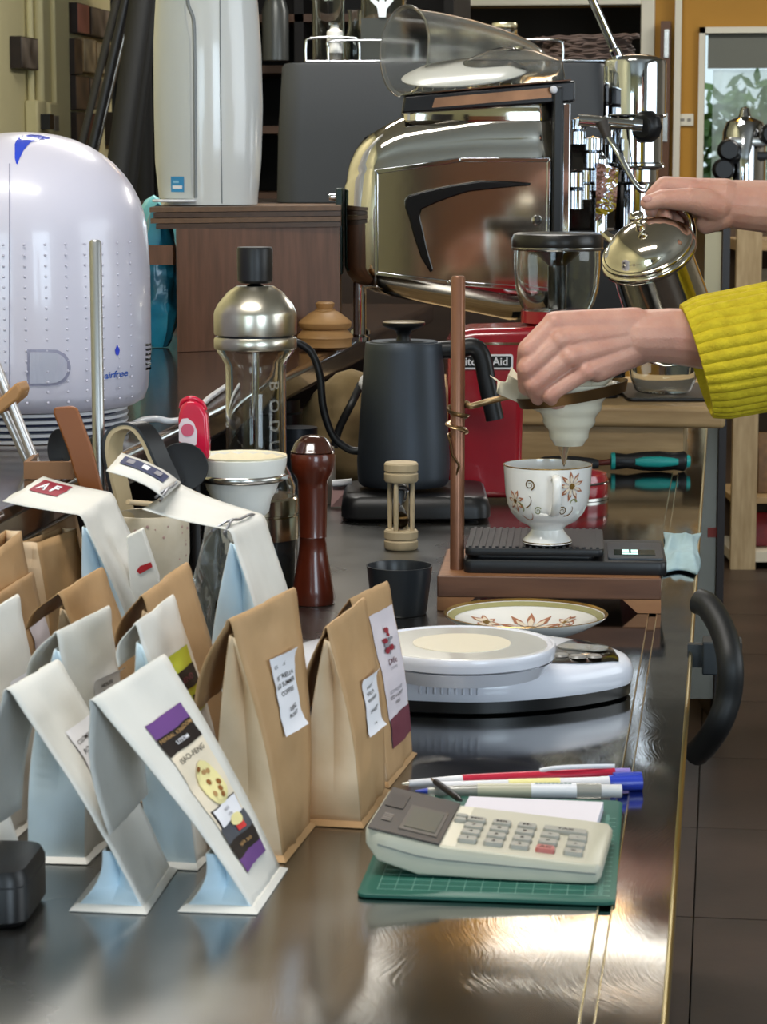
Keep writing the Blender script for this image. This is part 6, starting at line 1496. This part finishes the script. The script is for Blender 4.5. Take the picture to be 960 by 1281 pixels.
# ============================================================ behind the kettle: burlap sack, white tag, jars below the ledge
sk = thing('canvas_sack', 'tan canvas sack with a dark strap slumped behind the kettle', 'sack', D(440, 610, 3.2)); sk.location.z = ZC+.001
link('sack', crumple(.15, .155, .10, 14), mat('tan_canvas', '#8f7a55', .85, var=.3, vscale=25), sk, smooth=60)
link('strap', tube(spline(local(sk, [D(418, 560, 3.1), D(425, 535, 3.1), D(440, 505, 3.1), D(452, 480, 3.12)]), 5), .005, 8, flat=.4), M_black, sk, smooth=60)
link('white_knot', crumple(.014, .02, .012, 5, 10), M_white, sk, loc=local(sk, [D(455, 488, 3.1)])[0], smooth=50)
p = D(428, 612, 3.0); p.z = ZC+.022
ptg = thing('paper_note', 'curled white and pink paper note by the kettle base', 'note', (p.x, p.y, ZC+.0008), YAW)
link('roll', tube([(-.012, 0, .030), (.012, 0, .032)], .0045, 12), M_white, ptg, smooth=50); link('leaf', pydata([(-.014, .002, .001), (.010, .012, .001), (.012, .003, .028), (-.012, .002, .026)], [(0, 1, 2, 3)]), mat('pink_note', '#cfa7a4', .6), ptg, solid=.0008)
for (px, py, d, r, h, c, lab) in ((372, 520, 3.0, .028, .10, '#20242a', 'dark round tin under the ledge left of the gooseneck spout'), (402, 560, 3.05, .018, .07, '#9d968a', 'small grey jar under the ledge behind the gooseneck spout'), (350, 525, 3.15, .03, .12, '#1a1a1a', 'black tin deeper under the ledge')):
    p = D(px, 600, d); 
    tag(link('tin', lathe([(0, 0), (r, 0), (r, h*.85), (r*.9, h*.87), (r*.9, h), (0, h)], 28), mat('tin_'+c[1:], c, .35, .3), loc=(p.x, p.y, ZC+.0006), smooth=40), lab, 'tin')
# ============================================================ screwdrivers at the far right end
def plier(lab, px0, px1, py, d_off, flip):
    a = L(px0, py, ZC); d = fwd(a); s = d/F
    t = thing('cutting_pliers', lab, 'pliers', (L((px0+px1)/2, py, ZC).x, L((px0+px1)/2, py, ZC).y, ZC+.0005), YAW)
    return t, d, s
t, d, s = plier('pliers with black and teal grips lying across the end of the counter', 765, 863, 590, 0, 1)
M_teal = mat('teal_grip', '#1f9a94', .4)
xs = [(-49, 9), (-46, 11), (-30, 9), (-10, 12), (10, 13), (30, 11), (42, 13), (46, 9)]
link('grip', tube([(x*s, 0, .014) for x, _ in xs], [r*s for _, r in xs], 16, flat=.8), M_black, t, smooth=60)
xs = [(-20, 4), (-10, 6.5), (10, 7), (26, 5.5), (34, 4)]
link('grip_inlay', tube([(x*s, -.0095, .014) for x, _ in xs], [r*s for _, r in xs], 12, flat=.6), M_teal, t, smooth=60)
link('grip_ring', tube([(-50*s, 0, .014), (-45*s, 0, .014)], [11*s, 11*s], 16), M_teal, t, smooth=40); link('grip_ring', tube([(45*s, 0, .014), (50*s, 0, .014)], [9*s, 7*s], 16), M_teal, t, smooth=40)
link('shaft', tube([(-50*s, 0, .013), (-72*s, .004, .010)], [4*s, 3*s], 10), mat('red_brown_shaft', '#6d2f26', .4), t, smooth=50)
t = thing('side_cutter', 'dark handled cutter lying behind the tea cup rim', 'pliers', L(712, 592, ZC)+FWD*.01, YAW); t.location.z = ZC+.0005
xs = [(-40, 6), (-30, 9), (-10, 10), (10, 9), (30, 7), (38, 5)]
link('grip', tube([(x*s, 0, .012-abs(x)*.00002) for x, _ in xs], [r*s for _, r in xs], 14, flat=.8), M_blackm, t, smooth=60)
link('inlay', tube([(-30*s, -.008, .012), (20*s, -.009, .012)], 3.4*s, 8), M_teal, t, smooth=60)
# pale blue cloth bunched behind the stand, shape includes its bluish reflection
p = L(855, 705, ZC)
def cloth(w, dpt, n, seed, h):
    vs, fs = [], []
    for i in range(n+1):
        for j in range(n+1):
            u, v = i/n, j/n; e = min(u, 1-u, v, 1-v)*6; e = min(1, e)
            z = .002+h*e*max(0, .45+.8*noise.noise(Vector((u*2.2, v*2.6, seed)))+- .0+.15*noise.noise(Vector((u*6, v*7, seed+4))))
            vs.append(((u-.5)*w*(1+.12*sin(v*7)), (v-.5)*dpt*(1+.1*cos(u*6)), z))
    for i in range(n):
        for j in range(n): a = i*(n+1)+j; fs.append((a, a+n+1, a+n+2, a+1))
    return pydata(vs, fs)
tag(link('cleaning_cloth', cloth(.040, .26, 34, 2, .013), mat('pale_blue_cloth', '#a9c6cf', .85, var=.12, vscale=60, bump=.2, bscale=200), loc=(p.x-.004, p.y+.06, ZC+.0006), rot=(0, 0, radians(0)), smooth=60, solid=.0015), 'pale blue cleaning cloth bunched behind the wooden dripper stand', 'cloth')
# ============================================================ black ring hose hanging off the counter edge
rg_ = thing('black_ring_handle', 'thick black curved hose handle bulging out from the right edge of the counter', 'handle', (XE+.004, 2.0, .72))
dh1 = 1.95; 
pts = [D(x, y, dh1+dd_) for x, y, dd_ in ((874, 752, .05), (888, 760, .04), (905, 790, .02), (914, 830, .0), (912, 870, 0), (900, 905, .0), (884, 930, .02), (872, 942, .04))]
rg_.location = D(880, 850, dh1)
link('hose', tube(spline(local(rg_, pts), 6), .0108, 16), mat('hose_black', '#0e0f10', .5), rg_, smooth=60)
q = D(911, 822, 2.1)
link('bracket', slab(-.022, .012, -.01, .02, -.0145, .0145, .002), mat('bracket_dark', '#22272b', .45), rg_, loc=local(rg_, [q])[0])
link('bracket_arm', box(-.035, -.02, .0, .012, -.010, .010), mat('bracket_dark', '#22272b', .45), rg_, loc=local(rg_, [q])[0])
# ============================================================ pouring pot, glass server on the bench
dq2 = 2.52
pu = (RGT*(-.34) - FWD*.46 + Vector((0, 0, .82))).normalized()
pot = thing('pouring_pot', 'polished steel pouring pot with a domed knobbed lid, held tilted over the dripper', 'pot', D(812, 316, dq2), rot=aim(pu).to_euler())
M_pot = mat('pot_steel', '#cfc9bd', .09, 1, bump=.04, bscale=8)
s = dq2/F
link('body', lathe([(0, -.118), (47*s, -.118), (53*s, -.112), (55*s, -.10), (54*s, -.06), (52*s, -.02), (52*s, -.008), (56*s, -.006)], 64), M_pot, pot, smooth=50)
link('rim', lathe([(56*s, -.007), (60*s, -.005), (61.5*s, -.002), (60*s, .0015), (57*s, .0025), (59*s, .005), (57.5*s, .0075), (54*s, .008)], 64), M_pot, pot, smooth=60)
link('lid', lathe([(56*s, .007), (52*s, .009), (49*s, .014), (43*s, .020), (30*s, .0265), (15*s, .0295), (0, .030)], 64), M_pot, pot, smooth=60)
link('lid_knob', lathe([(7*s, .029), (4.5*s, .033), (4.5*s, .037), (6*s, .041), (9*s, .043), (9.5*s, .046), (7*s, .0485), (0, .049)], 32), M_pot, pot, smooth=50)
Mi = (Matrix.Translation(pot.location) @ pot.rotation_euler.to_matrix().to_4x4()).inverted()
def pl_(px, py, d): return Mi @ D(px, py, d)
hd = [pl_(858, 318, dq2+.035), pl_(868, 296, dq2+.05), pl_(862, 268, dq2+.05), pl_(846, 252, dq2+.04), pl_(836, 248, dq2+.035)]
link('handle', tube(spline(hd, 5), .005, 12, flat=.6), M_pot, pot, smooth=60)
b0 = Vector((-52*s, .0, -.09)); 
sp_d = (Mi.to_3x3() @ (-RGT*.3+FWD*.9)).normalized(); sp_d.z = 0; sp_d.normalize()
link('spout', tube(spline([sp_d*(50*s)+Vector((0, 0, -.09)), sp_d*(75*s)+Vector((0, 0, -.08)), sp_d*(84*s)+Vector((0, 0, -.05)), sp_d*(92*s)+Vector((0, 0, -.02)), sp_d*(112*s)+Vector((0, 0, -.012))], 6), [.007]*9+[.005]*16, 12), M_pot, pot, smooth=60)
db = 3.56; gb = D(830, 495, db); s = db/F
zb3 = tz
gs = thing('glass_carafe', 'clear glass carafe standing on the pine bench behind the forearm', 'carafe', (gb.x, gb.y, zb3+.0066))
dtr = thing('drip_tray', 'flat black tray on the pine bench under the glass carafe', 'tray', (gb.x-.03, gb.y+.01, zb3+.0006), YAW)  # tray added and deepened to darken the view through the carafe
link('pan', slab(-.03, .12, -.085, .17, 0, .005, .01), M_black, dtr, smooth=40)
gpp = [(0, .0006), (30*s, .0006), (36*s, 4*s), (42*s, 20*s), (46*s, 50*s), (44*s, 80*s), (34*s, 102*s), (33*s, 112*s)]
link('glass', lathe(gpp+[(r-.002, z+.001) for r, z in reversed(gpp[1:])]+[(0, .003)], 48), M_glass, gs, smooth=60)
link('collar', lathe([(34.5*s, 100*s), (36*s, 104*s), (34.5*s, 108*s)], 40), M_black, gs, smooth=60)
# ============================================================ person
per = thing('person', 'person in a yellow ribbed sweater pouring coffee, both hands over the dripper', 'person', (.52, 2.55, 0))
PO = per.location.copy()
def capsule(a, ra, b, rb, seg=16, rings=5):
    a, b = Vector(a), Vector(b); ax = (b-a); Lh = ax.length; M = T3(*a) @ aim(ax if Lh > 1e-6 else (0, 0, 1))
    pr = [(ra*sin(pi/2*i/rings), -ra*cos(pi/2*i/rings)) for i in range(rings+1)]+[(rb*cos(pi/2*i/rings), Lh+rb*sin(pi/2*i/rings)) for i in range(rings+1)]
    return xf(lathe(pr, seg), M)
def ellip(c, rx, ry, rz_, M=None):
    me = lathe([(sin(pi*i/12), -cos(pi*i/12)) for i in range(13)], 20); xf(me, Matrix.Diagonal((rx, ry, rz_, 1)))
    if M is not None: xf(me, M)
    return xf(me, T3(*c))
def blob(nm, lst, m, parent, vox=.0017, it=6, fac=.5, label=None):
    o = link(nm, joinm(lst), m, parent, label=label)
    r = o.modifiers.new('remesh', 'REMESH'); r.mode = 'VOXEL'; r.voxel_size = vox; r.use_smooth_shade = True
    s_ = o.modifiers.new('smooth', 'SMOOTH'); s_.iterations = it; s_.factor = fac
    return o
def skin_mat():
    m = mat('skin', '#c99c8a', .45, sss=.35, col2='#bb8776', vscale=34, bump=.25, bscale=420, detail=5)
    return m
M_skin = skin_mat()
D1 = 2.34
def h1(px, py, dy=0): return D(px, py, D1+dy)-PO
def h2(px, py, dy=0): return D(px, py, 2.56+dy)-PO
def chain(pts, rs): return [capsule(pts[i], rs[i], pts[i+1], rs[i+1]) for i in range(len(pts)-1)]
dO = -.052
K = [h1(694, 404, dO+.010), h1(699, 425, dO+.002), h1(711, 446, dO), h1(733, 464, dO+.004)]
P_ = [h1(660, 437, dO-.004), h1(659, 460, dO-.008), h1(667, 480, dO-.006), h1(688, 493, dO-.002)]
Q_ = [h1(657, 462, dO+.014), h1(659, 484, dO+.010), h1(674, 497, dO+.012), h1(695, 503, dO+.014)]
Tt = [h1(668, 474, dO+.030), h1(672, 492, dO+.026), h1(688, 500, dO+.028), h1(706, 502, dO+.028)]
pk_ = []
for i in range(4):
    r0 = (.0104, .0104, .0100, .0092)[i]
    pk_ += chain([K[i], P_[i], Q_[i], Tt[i]], [r0, r0*.90, r0*.80, r0*.70])
    pk_ += chain([h1(795, (404, 413, 424, 436)[i], dO+.028), K[i]], [.0150, r0*1.08])
    pk_.append(ellip(K[i]+(-FWD)*.0022, r0*1.02, r0*1.02, r0*1.02))
pk_ += chain([h1(800, 436, dO+.034), h1(748, 462, dO+.012)], [.0155, .0125])
pk_ += chain([h1(792, 420, dO+.036), h1(735, 440, dO+.018)], [.019, .014])
pk_ += chain([h1(785, 405, dO+.044), h1(735, 410, dO+.060), h1(700, 440, dO+.060), h1(680, 470, dO+.050)], [.014, .0125, .0105, .0085])
pk_ += chain([h1(970, 436, dO+.050), h1(880, 424, dO+.042), h1(838, 420, dO+.038), h1(800, 420, dO+.032)], [.032, .0285, .0262, .0245])
blob('left_hand', pk_, M_skin, per, .0014, 4)
# upper hand gripping the pot handle
pk_ = []
pk_ += chain([h2(1080, 262, .03), h2(985, 260, .012), h2(925, 256, .008), h2(900, 254, .006)], [.034, .0285, .0255, .0235])
pk_ += chain([h2(905, 250, .004), h2(868, 242, .006)], [.0225, .0165])
pk_ += chain([h2(905, 246, .022), h2(862, 238, .024)], [.018, .013])
# index over the handle
pk_ += chain([h2(866, 236, .004), h2(832, 233, .004), h2(817, 247, -.002), h2(815, 264, -.008)], [.0115, .0105, .0090, .0068])
pk_ += chain([h2(868, 238, .020), h2(832, 238, .026), h2(822, 258, .022), h2(834, 272, .010)], [.0115, .0105, .0090, .0070])
pk_ += chain([h2(872, 246, .034), h2(840, 250, .042), h2(834, 268, .036), h2(848, 278, .022)], [.0110, .0098, .0085, .0070])
pk_ += chain([h2(880, 258, .042), h2(855, 266, .050), h2(850, 280, .042), h2(862, 286, .030)], [.0100, .0085, .0075, .0062])
# thumb lies along the near side, its tip at the left
pk_ += chain([h2(898, 258, -.006), h2(862, 250, -.020), h2(828, 249, -.026), h2(811, 254, -.026)], [.0165, .0125, .0098, .0080])
# heel of the hand
pk_ += chain([h2(905, 270, -.002), h2(884, 280, .006)], [.0140, .0110])
blob('right_hand', pk_, M_skin, per, .0014, 4)
# finger nails that show
M_nail = mat('nail', '#c9958a', .25, coat=.4)
th_t = h2(809, 251, -.026); link('thumbnail', ellip((0, 0, 0), .0052, .0018, .0040), M_nail, per, loc=th_t-FWD*.0066+Vector((0, 0, .0018)), smooth=60)
# ---- sweater: ribbed sleeves and torso
M_knit = mat('yellow_knit', '#c9b41e', .85, col2='#b39d14', vscale=90, bump=.6, bscale=330, detail=5)
def sleeve(nm, rings, ribs, amp, m, closed_lip=True, sub=5):
    """rings: (centre, up half axis vector, side half axis vector)"""
    C_ = spline([r[0] for r in rings], sub); U_ = spline([r[1] for r in rings], sub); V_ = spline([r[2] for r in rings], sub)
    n = ribs*8; loops = []
    def ring(c, u, v, k=1, a_=amp):
        out = []
        for i in range(n):
            a = 2*pi*i/n; f = k+a_*(abs(cos(a*ribs/2))**.7-.5)
            out.append(c+u*(f*cos(a))+v*(f*sin(a)))
        return out
    c0, u0, v0 = C_[0], U_[0], V_[0]; ax = (C_[1]-C_[0]).normalized()
    lip = [ring(c0+ax*.016, u0, v0, .88, .0), ring(c0+ax*.004, u0, v0, .90, amp*.3), ring(c0-ax*.0005, u0, v0, .94, amp*.6)]
    loops = lip+[ring(c, u, v, 1 + (.012*noise.noise(c*30))) for c, u, v in zip(C_, U_, V_)]
    return link(nm, loft(loops, cap=False), m, per, smooth=60)
Z_ = Vector((0, 0, 1))
s = D1/F
def ringdef(cx, cy, dy, upx, dnx, half_h, half_d, D0=h1):
    c = D0(cx, cy, dy); u = (D0(cx+upx, cy-half_h, dy)-c); v = FWD*half_d + RGT*0.0
    return (c, u, v)
sleeve('left_sleeve', [ringdef(872, 452, -.018, -20, 0, 70, .046), ringdef(893, 447, -.016, -19, 0, 76, .052), ringdef(925, 441, -.012, -12, 0, 78, .054), ringdef(965, 434, -.006, -6, 0, 80, .056),
    ringdef(1060, 425, .01, 0, 0, 84, .060), ringdef(1160, 410, .03, 0, 0, 86, .062), (Vector((-.06, -.10, 1.24)), Vector((-.01, 0, .066)), Vector((.01, .06, 0))), (Vector((-.02, -.16, 1.36)), Vector((-.05, 0, .05)), Vector((.02, .07, 0)))], 34, .045, M_knit)
sleeve('right_sleeve', [ringdef(1000, 262, .016, -6, 0, 50, .042, h2), ringdef(1050, 262, .02, 0, 0, 56, .046, h2), ringdef(1140, 268, .03, 0, 0, 62, .052, h2), (Vector((-.08, .10, 1.27)), Vector((-.01, 0, .062)), Vector((.01, .055, 0))), (Vector((-.02, .17, 1.37)), Vector((-.05, 0, .05)), Vector((.02, .06, 0)))], 28, .045, M_knit)
tor = [ellip((.02, 0, 1.17), .105, .17, .25), ellip((.02, 0, 1.36), .10, .205, .09), ellip((.03, 0, 1.0), .11, .165, .13), capsule((0, -.16, 1.37), .062, (0, -.03, 1.43), .05), capsule((0, .16, 1.37), .062, (0, .03, 1.43), .05)]
blob('sweater', tor, M_knit, per, .012, 4)
M_jean = mat('dark_trousers', '#23262d', .8)
leg_ = []
for sg in (-1, 1): leg_ += chain([(.03, sg*.08, .96), (.02, sg*.09, .52), (.05, sg*.095, .10)], [.092, .060, .044])
blob('trousers', leg_+[ellip((.03, 0, .95), .115, .165, .11)], M_jean, per, .012, 3)
for sg in (-1, 1): blob('shoe', [capsule((.06, sg*.095, .042), .040, (-.11, sg*.10, .036), .034), capsule((.05, sg*.095, .07), .044, (.05, sg*.095, .11), .046)], M_black, per, .008, 3)
nk = [capsule((.02, 0, 1.40), .055, (.0, 0, 1.50), .050), ellip((-.015, 0, 1.615), .085, .073, .112), ellip((-.045, 0, 1.56), .045, .05, .05), capsule((-.095, 0, 1.625), .010, (-.112, 0, 1.592), .013)]
for sg in (-1, 1): nk.append(ellip((-.005, sg*.076, 1.61), .018, .008, .030))
nk.append(capsule((-.092, -.018, 1.555), .0075, (-.092, .018, 1.555), .0075))
blob('head', nk, M_skin, per, .005, 3)
for sg in (-1, 1): link('eye', ellip((-.088, sg*.030, 1.632), .010, .014, .0075), M_pr['ink'], per, smooth=60)
blob('hair', [ellip((.012, 0, 1.66), .088, .084, .090), ellip((.045, 0, 1.60), .060, .078, .10), ellip((-.055, 0, 1.70), .035, .055, .025)], mat('black_hair', '#171311', .5), per, .006, 3)
